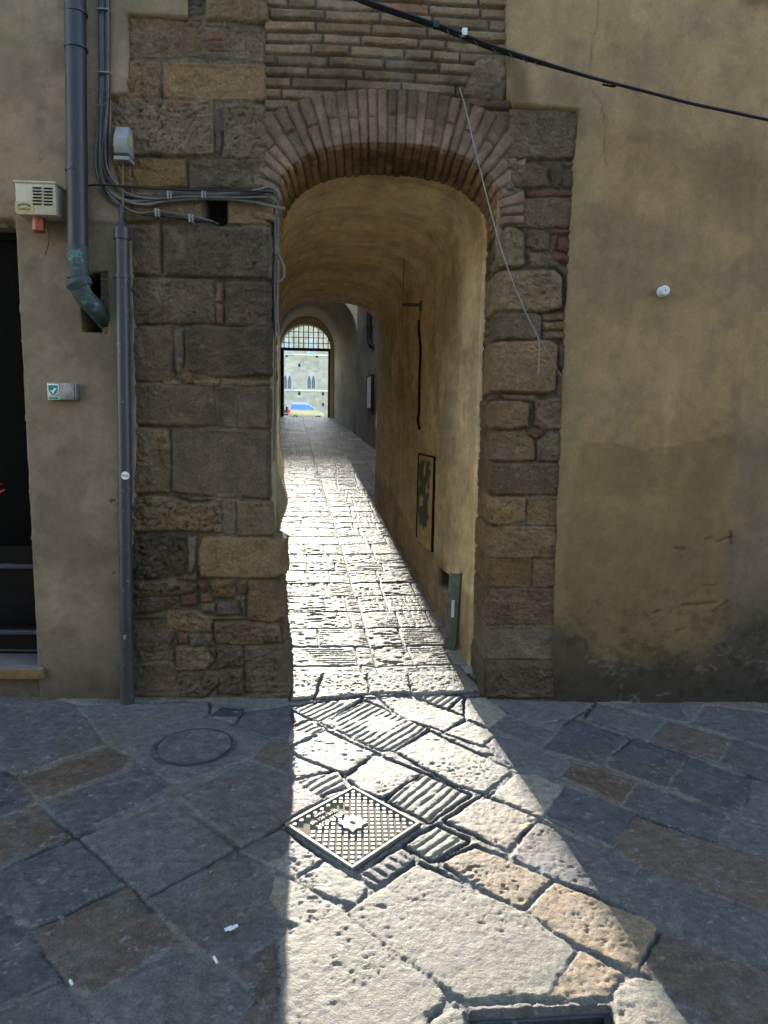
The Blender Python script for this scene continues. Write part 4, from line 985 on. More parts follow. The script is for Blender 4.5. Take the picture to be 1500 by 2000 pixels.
mb.prism([(XL(Y1)+off2(Y1)+0.05, Y1+0.02), (9, Y1+0.02), (9, YG), (XL(YG)+off2(YG)+0.06, YG), (XL(YV)+off2(YV)+0.06, YV)], 0.0, 5.95)
mb.prism([(XL(YV)-0.058, YV+0.02), (XL(YV)+off2(YV)+0.058, YV+0.02), (XL(YG)+off2(YG)+0.058, YG-0.01), (XL(YG)-0.058, YG-0.01)], 4.82, 6.3)
mb.build('masonry', M['core'], gateh)
# iron grille in the gate arch
gril = empty('iron_grille', ((GX0+GX1)/2, YG+0.2, gz), 'black iron grille with bars filling the gate arch', 'grille')
tz0 = 1.6+142*(YG+CAMD)/1300.
MB().box(GX0, GX1, YG+0.16, YG+0.22, tz0-0.04, tz0+0.04).build('transom', M['iron'], gril, 0.005)
ga = super_arch(GX0, GX1, 3.66, 4.30, 2.0, 60)
for i in range(10):
    x = GX0+(GX1-GX0)*(i+0.5)/10; zt = float(np.interp(x, ga[:, 0], ga[:, 1]))
    MB().box(x-0.012, x+0.012, YG+0.18, YG+0.204, tz0+0.03, zt+0.02).build('upright_bar', M['iron'], gril)
for zt in (tz0+0.17, tz0+0.32, tz0+0.47):
    ok = ga[ga[:, 1] >= zt]
    if len(ok): MB().box(ok[0, 0], ok[-1, 0], YG+0.172, YG+0.19, zt-0.008, zt+0.008).build('cross_bar', M['iron'], gril)
for x in (GX0+0.035, GX1-0.03):
    MB().box(x-0.032, x+0.032, YG+0.15, YG+0.23, gz-0.04, tz0-0.04).build('post', M['iron'], gril, 0.004)
# drainpipe and framed notice on the court wall
def oncourt(x, y):
    d = ray(x, y); best = None
    for Yq in np.linspace(Y1+0.2, YV, 400):
        t = (Yq-CAM[1])/d[1]; p = CAM+d*t
        e = abs(p[0]-(XL(Yq)+off2(Yq)))
        if best is None or e < best[0]: best = (e, p)
    return best[1]
pts = [oncourt(728, y)+np.array([-0.07, 0, 0]) for y in (520, 600, 640)]
q = pts[2]
path = smooth_path(pts+[q+np.array([0.0, -0.02, -0.22]), q+np.array([0.05, -0.1, -0.36]), q+np.array([0.16, -0.2, -0.42])], 5)
cp = empty('court_drainpipe', tuple(path[-1]), 'black drainpipe bending into the court wall', 'drainpipe')
MB().tube(path, 0.055, 10).build('pipe', M['iron'], cp, smooth=True)
MB().tube([q+np.array([0, 0, .03]), q+np.array([0, 0, -.03])], 0.068, 10).build('collar', M['iron'], cp, smooth=True)
MB().box(q[0]-0.02, q[0]+0.12, q[1]-0.02, q[1]+0.02, q[2]-0.012, q[2]+0.012).build('bracket', M['iron'], cp)
n0, n1_ = oncourt(726, 736), oncourt(731, 796)
yc = n0[1]; nzt, nzb = n0[2], n1_[2]
nt_ = empty('framed_notice', (n0[0], yc, nzb), 'white framed notice board on the grey court wall', 'notice board')
kx = K-0.071
def crt(y, z, out): return (XL(y)+off2(y)-out, y, z)
def slab(ya, yb_, za, zb, o0_, o1_): return [crt(ya, za, o1_), crt(yb_, za, o1_), crt(yb_, za, o0_), crt(ya, za, o0_), crt(ya, zb, o1_), crt(yb_, zb, o1_), crt(yb_, zb, o0_), crt(ya, zb, o0_)]
MB().hexa(slab(yc-0.22, yc+0.22, nzb, nzt, 0.0, 0.05)).build('board', M['boardwhite'], nt_)
for a in (slab(yc-0.25, yc-0.22, nzb-0.03, nzt+0.03, 0, .06), slab(yc+0.22, yc+0.25, nzb-0.03, nzt+0.03, 0, .06), slab(yc-0.22, yc+0.22, nzt, nzt+0.03, 0, .06), slab(yc-0.22, yc+0.22, nzb-0.03, nzb, 0, .06)):
    MB().hexa(a).build('frame', M['iron'], nt_)

# ------------------------------------------------------------------ THE PIAZZA: PALAZZO, CAR, BOARD
PD = 95.0-CAMD
pal = empty('palazzo', tuple(fac(592, 812, PD)), 'pale stone palazzo with twin lancet windows across the piazza', 'palazzo')
xa, xb = -70., 60.; PZ = 1.45+(95-12.25)*math.tan(R(11.5)); 
gx = np.arange(-30, 20, 0.18); gzp = np.arange(0, PZ, 0.18)
Xg, Zg = np.meshgrid(gx, gzp)
rows = list(np.arange(-1, PZ+1, 0.42)); cols = []
for k in range(len(rows)):
    e = [-31.0+rb.uniform(0, 0.5)]
    while e[-1] < 21: e.append(e[-1]+rb.uniform(0.45, 1.0))
    cols.append(e)
sd, sid, du, dv = courses(Xg, Zg, rows, cols)
C = np.array((0.35, 0.305, 0.24))*(0.86+0.28*rnd(sid, 3))[..., None]
a = sstep(0.5, 0.68, fbm(Xg, Zg, 3.0, 4, 201))[..., None]; C = C*(1-0.4*a)+np.array((0.36, 0.28, 0.18))*0.4*a
grid_mesh('wall', np.stack([Xg, PD+0*Xg-0.02*np.clip(sd, 0, 0.04)/0.04, Zg], -1), C, M['palazzo'], pal, origin=(0, PD, 0))
MB().box(xa, xb, PD+0.05, PD+14, 0, PZ).build('masonry', M['pale'], pal)
def pf(x, y): p = fac(x, y, PD); return p[0], p[2]
def bifora(cx, ytop, ybot, mat, two=True, wpx=15.0):
    x0, zt = pf(cx-wpx/2, ytop); x1, zb = pf(cx+wpx/2, ybot); w = x1-x0; zt = max(zt, zb+1)
    fr = MB(); ar = super_arch(x0-0.14, x1+0.14, zt-0.5, zt+0.5, 1.7, 16)
    fr.extr([(x0-0.14, PD-0.05, zb)]+[(p[0], PD-0.05, p[1]) for p in ar]+[(x1+0.14, PD-0.05, zb)], np.array([0, 0.06, 0]))
    wi = fr.build('window', M['palewhite'], pal)
    for s in (0, 1):
        a0 = x0+s*(w*0.56); a1 = a0+w*0.44
        l = super_arch(a0, a1, zt-0.75, zt, 1.5, 14)
        MB().extr([(a0, PD-0.075, zb+0.05)]+[(p[0], PD-0.075, p[1]) for p in l]+[(a1, PD-0.075, zb+0.05)], np.array([0, 0.03, 0])).build('pane', mat, wi)
    MB().disc(((x0+x1)/2, PD-0.10, zb), w*0.05, (0, 0, zt-zb-0.7), 8).build('colonnette', M['palewhite'], wi)
    MB().box(x0-0.4, x1+0.4, PD-0.2, PD-0.02, zb-0.16, zb).build('sill', M['palewhite'], wi)
for cx in (515, 561.5, 608, 655): bifora(cx, 733, 760, M['winglass'])
for cx in (515, 561.5, 608, 655): bifora(cx, 664, 691, M['winblue'])
for y in (762.5, 693):
    z = pf(590, y)[1]; MB().box(-30, 20, PD-0.16, PD-0.021, z-0.10, z+0.10).build('string_course', M['pale'], pal)
for x, y in ((584.5, 713), (584.5, 768), (552, 769), (631, 769), (560, 694), (619, 695), (631, 790), (560, 797)):
    p = pf(x, y); MB().box(p[0]-0.13, p[0]+0.13, PD-0.06, PD-0.02, p[1]-0.25, p[1]+0.2).build('putlog_hole', M['black'], pal)
# car
CD = 75.0-CAMD
def cf(x, y): p = fac(x, y, CD); return p
cg = float(gz-0.02+(CD-YG-0.6)*0.0022)
xl_ = cf(564.5, 800)[0]; xr_ = cf(636, 800)[0]; L_ = xr_-xl_
car = empty('parked_car', ((xl_+xr_)/2, CD, cg), 'tall car with painted ochre and sky reflections parked before the palazzo', 'car')
prof = [(0.02, .28), (0.0, .62), (0.015, .86), (0.02, .98), (0.72, 1.02), (0.80, 0.98), (0.90, .90), (0.965, .78), (0.99, .60), (0.985, .32), (0.90, .22), (0.12, .22)]
PW = 1.72
body = MB().extr([(xl_+a*L_, CD-PW/2, cg+1.25*z) for a, z in prof], np.array([0, PW, 0])).build('body', M['carbody'], car, 0.05)
cab = [(0.035, 0.97), (0.05, 1.36), (0.075, 1.50), (0.16, 1.56), (0.42, 1.56), (0.53, 1.49), (0.66, 1.25), (0.78, 0.97)]
glz = [(xl_+a*L_, 1.25*z+cg) for a, z in cab]
MB().add([(x, CD-PW/2+0.10+0.13*((z-cg)-1.21), z) for x, z in glz]+[(x, CD+PW/2-0.10-0.13*((z-cg)-1.21), z) for x, z in glz],
         [tuple(range(7, -1, -1)), tuple(range(8, 16))]+[(i, (i+1) % 8, 8+(i+1) % 8, 8+i) for i in range(8)]).build('cabin', M['carroof'], car, 0.03)
def win(ps, name='window'):
    mb = MB(); q = [(xl_+a*L_, CD-PW/2+0.10+0.16*(z-0.97)-0.02, cg+1.25*z) for a, z in ps]
    mb.extr(q, np.array([0, 0.02, 0])); return mb.build(name, M['carglass'], car)
win([(0.055, 1.02), (0.07, 1.40), (0.10, 1.47), (0.46, 1.47), (0.475, 1.40), (0.475, 1.02)]); win([(0.49, 1.03), (0.49, 1.45), (0.535, 1.42), (0.64, 1.24), (0.735, 1.03)])
MB().box(xl_+0.10*L_, xl_+0.50*L_, CD-PW/2+0.2, CD-PW/2+0.24, cg+1.98, cg+2.04).build('roof_rail', M['carroof'], car)
MB().box(xl_+0.10*L_, xl_+0.50*L_, CD+PW/2-0.24, CD+PW/2-0.2, cg+1.98, cg+2.04).build('roof_rail', M['carroof'], car)
MB().box(xl_-0.02, xl_+0.22, CD-PW/2-0.02, CD-PW/2+0.2, cg+.85, cg+1.25).build('tail_light', M['red'], car, 0.02)
for a in (0.19, 0.81):
    w_ = MB().disc((xl_+a*L_, CD-PW/2-0.01, cg+0.33), 0.33, (0, PW+0.02, 0), 20).build('wheel', M['tyre'], car)
    MB().disc((xl_+a*L_, CD-PW/2-0.02, cg+0.33), 0.2, (0, 0.02, 0), 16).build('rim', M['steel'], w_)
bp = cf(557, 806); bw = 0.35
brd = empty('information_board', (bp[0], CD, cg), 'maroon board with pale lettering left of the parked car', 'board')
MB().box(bp[0]-bw, bp[0]+bw, CD-0.03, CD+0.03, cg+0.62, cg+1.22).build('panel', M['maroon'], brd)
MB().box(bp[0]-bw*0.8, bp[0]+bw*0.8, CD-0.035, CD-0.031, cg+0.82, cg+0.90).build('lettering', M['palewhite'], brd)
for s in (-1, 1): MB().box(bp[0]+s*bw*0.8-0.02, bp[0]+s*bw*0.8+0.02, CD-0.02, CD+0.02, cg, cg+0.62).build('leg', M['iron'], brd)
pw = MB().tube(smooth_path([fac(x, y, 60.) for x, y in ((440,688),(520,702),(585,718),(615,728),(640,734),(760,752))], 4), 0.03, 6).build('piazza_wire', M['palewhite'], smooth=True)
tag(pw, 'thin pale wire strung across the piazza before the palazzo', 'wire')

# ------------------------------------------------------------------ THINGS ON THE LEFT HOUSE AND PIER
PYo = -0.105
dp = empty('drainpipe', tuple(fac(152, 540, PYo)), 'dark copper drainpipe with a green bottom elbow entering the wall niche', 'drainpipe')
r_ = 0.051
MB().tube([fac(146, -60, PYo), fac(147, 0, PYo), fac(149, 200, PYo), fac(152, 482, PYo)], r_, 20).build('pipe', M['copper'], dp, smooth=True)
MB().tube([fac(152, 482, PYo), fac(152, 500, PYo), fac(153, 545, PYo)], [r_+0.002, r_+0.003, r_+0.003], 20).build('lower_sleeve', M['verdigris'], dp, smooth=True)
for y, rr2, hh in ((26, .054, .006), (95, .053, .006), (96.0, .0565, .004), (334, .054, .006)):
    p = fac(149, y, PYo); MB().tube([p+np.array([0, 0, hh]), p-np.array([0, 0, hh])], rr2, 20).build('collar', M['copper'], dp, smooth=True)
p = fac(153, 552, PYo)
MB().tube([p+np.array([0, 0, .02]), p+np.array([.004, .002, -.004]), p+np.array([.02, .005, -.03])], [0.060, 0.068, 0.055], 20).build('flange', M['verdigris'], dp, smooth=True)
MB().tube(smooth_path([p+np.array([.004, 0, 0]), fac(162, 575, PYo+0.01), fac(186, 602, PYo+.05), fac(207, 628, PYo+0.14), fac(222, 648, PYo+0.26)], 5), 0.049, 20).build('elbow', M['verdigris'], dp, smooth=True)
CYo = -0.066
cd = empty('conduit_pipe', tuple(fac(249, 1370, CYo)), 'grey conduit pipe rising from the pavement beside the stone pier', 'pipe')
rc_ = 0.036
MB().tube([fac(238, 465, CYo), fac(241, 700, CYo), fac(244, 960, CYo), fac(247.5, 1300, CYo)], rc_, 20).build('pipe', M['greypipe'], cd, smooth=True)
MB().tube([fac(247.5, 1296, CYo), fac(248, 1303, CYo), fac(249, 1372, CYo)], [rc_+.003, rc_+.002, rc_+.002], 20).build('foot_sleeve', M['greypipe'], cd, smooth=True)
p = fac(237.5, 445, CYo)
MB().tube([fac(236, 400, CYo+.01), fac(236.5, 428, CYo), p+np.array([0, 0, .012]), p, fac(238, 468, CYo)], [.006, .008, .030, rc_+.006, rc_+.006], 20).build('cap', M['greypipe'], cd, smooth=True)
for y, x in ((541, 239), (1304, 247)):
    c_ = MB(); q = fac(x, y, CYo); c_.tube([q+np.array([0, 0, .008]), q-np.array([0, 0, .008])], rc_+.005, 20); c_.box(q[0]-0.05, q[0]-0.03, q[1]+0.0, q[1]+0.05, q[2]-.008, q[2]+.008)
    c_.build('clamp', M['greypipe'], cd, smooth=True)
sp = fac(244.5, 929, CYo-rc_-.002)
stk = tag(MB().disc(sp, 0.022, (0, 0.004, 0), 28).build('round_sticker', M['paper']), 'small round white sticker on the grey conduit pipe', 'sticker')
text('lettering', 'Assp', 0.019, M['maroonink'], stk, (sp[0], sp[1]-0.001, sp[2]+0.002), (R(90), 0, 0), 0.0003)

# alarm siren
sb = fac(68, 388, -0.15)
x0, z1_ = fac(28.5, 352, -0.15)[0], fac(68, 356, -0.15)[2]; x1 = fac(107, 360, -0.15)[0]; z0_ = fac(68, 419, -0.15)[2]
sir = empty('alarm_siren', (sb[0], -0.09, z0_), 'cream louvred alarm siren box with orange lamp below', 'alarm')
bod = MB().box(x0, x1, -0.15, -0.03, z0_, z1_).build('housing', M['cream'], sir, 0.004)
MB().box(x0-0.004, x1+0.004, -0.156, -0.03, z1_-0.004, z1_+0.006).build('lid', M['creamdull'], sir, 0.002)
for cx_, wv in ((72, 1), (94, 1)):
    for i in range(6):
        q = fac(cx_+(0 if cx_ < 80 else 0), 365.5+i*6.3+(1.2 if cx_ > 80 else 0), -0.153)
        lv = MB(); lv.add([(q[0]-.022, -0.1515, q[2]+.006), (q[0]+.022, -0.1515, q[2]+.006), (q[0]+.022, -0.160, q[2]-.001), (q[0]-.022, -0.160, q[2]-.001), (q[0]-.022, -0.1515, q[2]-.001), (q[0]+.022, -0.1515, q[2]-.001)], [(0,1,2,3), (0,3,4), (1,5,2), (3,2,5,4)])
        l0 = lv.build('louvre', M['cream'], sir)
        MB().box(q[0]-.021, q[0]+.021, -0.1535, -0.1505, q[2]-.0065, q[2]-.0012).build('slot', M['black'], l0)
q = fac(47.5, 405, -0.152); lb = MB().box(q[0]-.046, q[0]+.046, -0.1525, -0.150, q[2]-.025, q[2]+.027).build('maker_label', M['ochreink'], sir)
ar = MB(); pts = [(q[0]+.034*math.cos(a), -0.1535, q[2]+.004+.016*math.sin(a)) for a in np.linspace(0, math.pi, 14)]
inn = [(q[0]+.022*math.cos(a), -0.1535, q[2]+.004+.008*math.sin(a)) for a in np.linspace(math.pi, 0, 14)]
ar.extr(pts+inn, np.array([0, .001, 0])); ar.build('emblem', M['teal'], lb)
text('lettering', 'OMEGA', 0.019, M['brownink'], lb, (q[0], -0.1535, q[2]-.009), (R(90), 0, 0), 0.0003)
q = fac(76, 424, -0.085); q2 = fac(76, 454, -0.085)
MB().tube([q+np.array([0, 0, .02]), q, q2+np.array([0, 0, .006]), q2], [.034, .034, .033, .026], 20).build('strobe_lamp', M['orange'], sir, smooth=True)
MB().tube(fpath([(92,440),(96,460),(94,480),(88,498)], -0.04, 4), 0.0022, 5).build('lead', M['cableblack'], sir)

# grey junction box
jb0 = fac(222, 310, -0.12); jbx0, jbx1 = fac(221, 280, -0.11)[0], fac(249, 280, -0.11)[0]; jz0, jz1 = fac(235, 311, -0.11)[2], fac(235, 241, -0.11)[2]
jb = empty('junction_box', ((jbx0+jbx1)/2, -0.07, jz0), 'grey plastic junction box on the stone above the cable bend', 'junction box')
h = jz1-jz0
MB().extr([(jbx0, -0.012, jz0+.03), (jbx0, -0.10, jz0+.03), (jbx0, -0.112, jz0+.06), (jbx0, -0.112, jz1-.07), (jbx0, -0.07, jz1), (jbx0, -0.012, jz1)], np.array([jbx1-jbx0, 0, 0])).build('cover', M['greybox'], jb, 0.006)
MB().box(jbx0-.003, jbx1+.003, -0.105, -0.012, jz0, jz0+.022).build('base', M['greybox'], jb, 0.004)
MB().box(jbx0+.001, jbx1-.001, -0.109, -0.02, jz0+.022, jz0+.032).build('seam', M['iron'], jb)
MB().box(jbx1-.0005, jbx1+.0015, -0.085, -0.045, jz0+.08, jz0+.14).build('rating_label', M['ochreink'], jb)
MB().tube(fpath([(232,312),(233,330),(242,338),(256,345)], -0.05, 4), 0.0022, 6).build('lead', M['cablegrey'], jb, smooth=True)
MB().tube(fpath([(241,312),(240,350),(240,400),(237,440)], -0.05, 4), 0.005, 6).build('lead', M['cablegrey'], jb, smooth=True)
MB().tube(fpath([(253,308),(254,330),(256,360),(260,380)], -0.04, 4), 0.0022, 6).build('lead', M['cablegrey'], jb, smooth=True)

# cable bundle down the wall and round into the arch
cb = empty('cable_bundle', tuple(fac(205, 300, -0.05)), 'grey cable bundle running down the wall and across the stone pier', 'cables')
mats = ['cablegrey', 'cablegrey', 'cablegrey', 'cableblack', 'cablegrey', 'cablegrey']
upper = [
  ([(197,-40),(197,60),(198,140),(196,190),(190,260),(187,320),(195,352),(215,372),(250,392),(300,390),(360,382),(430,380),(500,372),(522,366),(540,372),(545,388),(536,398)], .0075, 'cablegrey'),
  ([(205,-40),(206,60),(206,140),(204,210),(200,280),(203,330),(218,358),(245,380),(290,386),(350,381),(430,383),(500,378),(528,374),(541,382),(543,395)], .0070, 'cabledark'),
  ([(211,-40),(212,60),(212,140),(210,200),(206,260),(208,320),(222,352),(250,378),(300,388),(370,384),(450,386),(505,385),(530,386),(544,396)], .0050, 'cablegrey'),
  ([(201,-40),(201,60),(202,140),(200,200),(196,270),(196,330),(206,362),(230,386),(280,400),(330,392),(400,388),(460,390),(510,398),(545,406),(557,408)], .0085, 'cablegrey'),
  ([(193,-40),(193,60),(194,140),(193,210),(192,300),(196,350),(204,378),(225,398),(255,412),(300,418),(340,420),(375,430),(408,430),(428,438)], .0040, 'cabledark'),
  ([(209,-40),(209,60),(209,140),(207,220),(199,300),(200,345),(212,378),(240,402),(270,416),(310,413),(350,418),(385,424),(415,432)], .0035, 'cablegrey'),
  ([(214,-40),(214,80),(214,160),(213,220),(210,300),(212,340),(205,365),(215,390),(245,408),(280,420),(330,424),(380,432),(420,436)], .0035, 'cableblack')]
for i, (pth, rr2, mt) in enumerate(upper):
    MB().tube(fpath([(x, y, -0.040-0.006*(i % 3)-(0.03 if 540 < x else 0)) for x, y in pth], 0, 6), rr2, 8).build('cable', M[mt], cb, smooth=True)
MB().tube(fpath([(165,363),(200,361),(260,365),(330,370),(420,372),(490,373),(535,376)], -0.062, 5), .0050, 8).build('cable', M['cableblack'], cb, smooth=True)
for (x, y, v_) in ((203, 20, 0), (205, 143, 0), (330, 382, 1), (397, 380, 1), (306, 416, 1), (372, 427, 1)):
    q = fac(x, y, -0.048); t_ = MB()
    if v_ == 0: t_.box(q[0]-.034, q[0]+.030, -0.064, -0.026, q[2]-.004, q[2]+.004)
    else: t_.box(q[0]-.006, q[0]+.004, -0.066, -0.026, q[2]-.022, q[2]+.020); t_.box(q[0]+.010, q[0]+.016, -0.066, -0.026, q[2]-.022, q[2]+.020)
    t_.build('cable_clip', M['greybox'], cb, 0.002)
tw = MB(); tw.tube(fpath([(183,178),(196,172),(212,180),(208,200),(188,206),(182,192),(190,180)], -0.07, 5), .0022, 6); tw.tube(fpath([(184,326),(176,332),(166,350)], -0.06, 4), .0018, 6); tw.build('tie_wire', M['cablegrey'], cb, smooth=True)
# conduits along the arch jamb
jc = empty('jamb_cables', (-0.5, 0.03, 1.9), 'old cables clipped down the left arris of the arch', 'cables')
MB().tube(fpath([(543,392),(538,410),(537,450),(538,500),(536,560),(538,640),(537,760),(536,900)], 0.04, 5), .006, 8).build('cable', M['cablegrey'], jc, smooth=True)
MB().tube(fpath([(540,400),(542,440),(541,500),(541,560),(541,620),(545,655)], 0.05, 5), .008, 8).build('cable', M['cablegrey'], jc, smooth=True)
MB().tube(fpath([(537,395),(535,460),(534,560),(534,640)], 0.04, 5), .004, 8).build('cable', M['cableblack'], jc, smooth=True)
MB().tube(fpath([(536,494),(545,500),(553,515),(556,532),(552,546),(540,552)], 0.02, 5), .0065, 8).build('loop_cable', M['cablegrey'], jc, smooth=True)

# steel box with green shield sticker
x0, x1 = fac(93, 765, -0.06)[0], fac(150, 765, -0.06)[0]; z0_, z1_ = fac(120, 781, -0.06)[2], fac(120, 748, -0.06)[2]
kb = empty('key_box', ((x0+x1)/2, -0.03, z0_), 'small tarnished steel box with a green shield sticker', 'box')
MB().box(x0, x1, -0.065, -0.02, z0_, z1_).build('case', M['steel'], kb, 0.003)
MB().box(x1-.012, x1-.009, -0.0665, -0.06, z0_+.002, z1_-.002).build('seam', M['iron'], kb)
q = fac(104, 765, -0.066); w_ = (x1-x0)*0.19
def shield(s, yv): return [(q[0]-w_*s, yv, q[2]+.040*s), (q[0]+w_*s, yv, q[2]+.040*s), (q[0]+w_*s, yv, q[2]+.010*s), (q[0]+w_*.6*s, yv, q[2]-.012*s), (q[0], yv, q[2]-.024*s), (q[0]-w_*.6*s, yv, q[2]-.012*s), (q[0]-w_*s, yv, q[2]+.010*s)]
sh = MB().extr(shield(1.0, -0.0665), np.array([0, .001, 0])).build('sticker', M['paper'], kb)
MB().extr(shield(.86, -0.0675), np.array([0, .001, 0])).build('shield', M['green'], sh)
MB().extr([(q[0]-w_*.6, -0.0682, q[2]+.008), (q[0]-w_*.1, -0.0682, q[2]+.004), (q[0]+w_*.25, -0.0682, q[2]+.020), (q[0]+w_*.7, -0.0682, q[2]+.016), (q[0]+w_*.2, -0.0682, q[2]+.004), (q[0]+w_*.05, -0.0682, q[2]-.012), (q[0]-w_*.25, -0.0682, q[2]-.002)], np.array([0, .0006, 0])).build('figure', M['paper'], sh)
MB().box(q[0]-w_, q[0]+w_, -0.0665, -0.0655, q[2]-.043, q[2]-.027).build('sticker', M['paper'], kb)
MB().box(q[0]-w_*.9, q[0]+w_*.9, -0.0672, -0.0662, q[2]-.041, q[2]-.029).build('sticker', M['green'], kb)

# overhead cable crossing the brickwork and the ochre wall
oc = empty('overhead_cable', tuple(fac(1100, 138, -0.22)), 'black overhead cable strung across bricks and ochre wall', 'cable')
m1 = [(200,-250),(420,-140),(600,-52),(690,-6),(740,14),(800,34),(860,54),(905,72),(950,90),(1000,106),(1080,130),(1150,150),(1195,162),(1270,181),(1350,202),(1430,219),(1500,234),(1640,262),(2000,326),(2400,385),(2750,430)]
for dy, rr2 in ((0, .008), (-5, .0065), (4, .005)):
    pth = [(x, y+dy*max(0.12, min(1, (1190-x)/220.)), -0.22+0.004*dy+0.19*max(0, (x-2400)/350.)+0.17*max(0, (420-x)/220.)) for x, y in m1]
    MB().tube(fpath(pth, 0, 6), rr2, 8).build('strand', M['cableblack'], oc, smooth=True)
wr = MB()
pp = fpath([(848,48),(905,73),(1000,107),(1060,125)], -0.225, 20)
sp_ = [np.asarray(p)+np.array([0, .013*math.cos(i*0.9), .013*math.sin(i*0.9)]) for i, p in enumerate(pp)]
wr.tube(sp_, .0025, 5); wr.build('lashing_wire', M['cablegrey'], oc, smooth=True)
q = fac(852, 50, -0.235); MB().box(q[0]-.016, q[0]+.016, q[1]-.012, q[1]+.012, q[2]-.014, q[2]+.02).build('clamp', M['iron'], oc, .004)
q = fac(907, 66, -0.235); MB().box(q[0]-.013, q[0]+.013, q[1]-.014, q[1]+.01, q[2]-.012, q[2]+.022).build('clip', M['white'], oc, .004)
q = fac(1196, 163, -0.22); MB().tube(smooth_path([q+np.array([-.06, 0, .012]), q+np.array([0, -.01, -.004]), q+np.array([.012, 0, -.014]), q+np.array([-.05, 0, -.006])], 4), .005, 6).build('cable_end', M['cableblack'], oc, smooth=True)
# loose thin wire in front of the arch
tw = MB(); tw.tube(fpath([(898,172),(910,215),(930,300),(955,400),(985,505),(1020,595),(1048,652),(1052,665),(1053,700),(1051,732)], -0.07, 6), .0030, 6)
tw.tube(fpath([(1052,660),(1070,690),(1097,736)], -0.06, 4), .0013, 5)
tag(tw.build('loose_wire', M['greybox'], smooth=True), 'thin loose wire dangling from the bricks over the slender pier', 'wire')
# porcelain knob on the ochre wall
kn = empty('porcelain_knob', tuple(fac(1293, 570, -0.04)), 'round white porcelain knob on the ochre wall', 'insulator')
p = fac(1291, 571, -0.028); MB().tube([p, p+np.array([0, -.022, 0])], [.029, .029], 24).build('flange', M['white'], kn, .004)
p = fac(1295, 569, -0.052); MB().tube([p+np.array([0, .003, 0]), p+np.array([0, -.024, 0]), p+np.array([0, -.030, 0])], [.027, .027, .020], 24).build('head', M['white'], kn, smooth=True)
MB().disc(p+np.array([0, -.0305, 0]), .004, (0, .003, 0), 10).build('screw_hole', M['black'], kn)

# ------------------------------------------------------------------ THINGS IN THE PASSAGE
p = onright(824, 596, 0.0)
hk = empty('wall_bracket', tuple(p), 'small grey iron bracket high on the passage wall', 'bracket')
MB().tube([p+np.array([.02, 0, 0]), p+np.array([-.17, 0, 0.0])], .013, 10).build('arm', M['cablegrey'], hk, smooth=True)
MB().tube([p+np.array([-.01, -.035, .03]), p+np.array([-.012, 0, 0]), p+np.array([-.01, 0.0, -.05])], [.010, .016, .008], 8).build('hook', M['cablegrey'], hk, smooth=True)
MB().tube(smooth_path([p+np.array([-.165, 0, 0.0]), p+np.array([-.166, 0, -.10]), p+np.array([-.165, 0, -.20])], 3), .0025, 5).build('wire', M['cablegrey'], hk)
MB().tube(smooth_path([p+np.array([-.165, 0, 0.0]), p+np.array([-.166, 0, .20]), p+np.array([-.165, 0, .42])], 3), .002, 5).build('wire', M['cableblack'], hk)
pc = empty('wall_cable', tuple(onright(819, 830, 0.012)), 'black cable end clipped upright on the passage wall', 'cable')
MB().tube(smooth_path([onright(x, y, 0.012) for x, y in ((818,625),(818,650),(821,680),(819,740),(818,800),(816,818),(817,828),(819,838))], 5), .011, 8).build('sheath', M['cableblack'], pc, smooth=True)
MB().tube([onright(813, 816, 0.02), onright(818, 816, 0.01)], .006, 6).build('clip', M['cableblack'], pc)
MB().tube(smooth_path([onright(x, y, 0.012) for x, y in ((819,626),(822,612),(821,600))], 3), .003, 5).build('wire', M['cablegrey'], pc)
# steel channel leaning on the wall
b0 = onright(879, 1238, 0.07); t0 = onright(889, 1120, 0.05)
ch = empty('steel_channel', tuple(b0), 'dirty galvanised steel channel leaning on the passage wall', 'metal channel')
def quad(p, w): return [p+np.array([-w, -.01, 0]), p+np.array([w, .0, 0])]
ax0 = np.array([0.034, -0.008, 0]); ay0 = np.array([0.012, 0.04, 0])
ZB = float(floor_z(b0[1]))
b0[2] = ZB-0.01
web = MB(); web.hexa([b0-ax0, b0+ax0, b0+ax0+ay0*.15, b0-ax0+ay0*.15, t0-ax0, t0+ax0, t0+ax0+ay0*.15, t0-ax0+ay0*.15]); web.build('web', M['galv'], ch, .002)
for s in (-1, 1):
    e = MB(); c0 = b0+ax0*s; c1 = t0+ax0*s; wv = np.array([0.005, 0, 0])
    e.hexa([c0-wv, c0+wv, c0+wv+ay0, c0-wv+ay0, c1-wv, c1+wv, c1+wv+ay0, c1-wv+ay0]); e.build('flange', M['galv'], ch, .0015)
mm = b0*0.45+t0*0.55+np.array([0, -.012, 0]); MB().hexa([mm+np.array(q) for q in ((-.010, -.003, -.06), (.010, -.003, -.06), (.010, .003, -.06), (-.010, .003, -.06), (-.010, -.003, .06), (.010, -.003, .06), (.010, .003, .06), (-.010, .003, .06))]).build('sticker', M['paper'], ch)

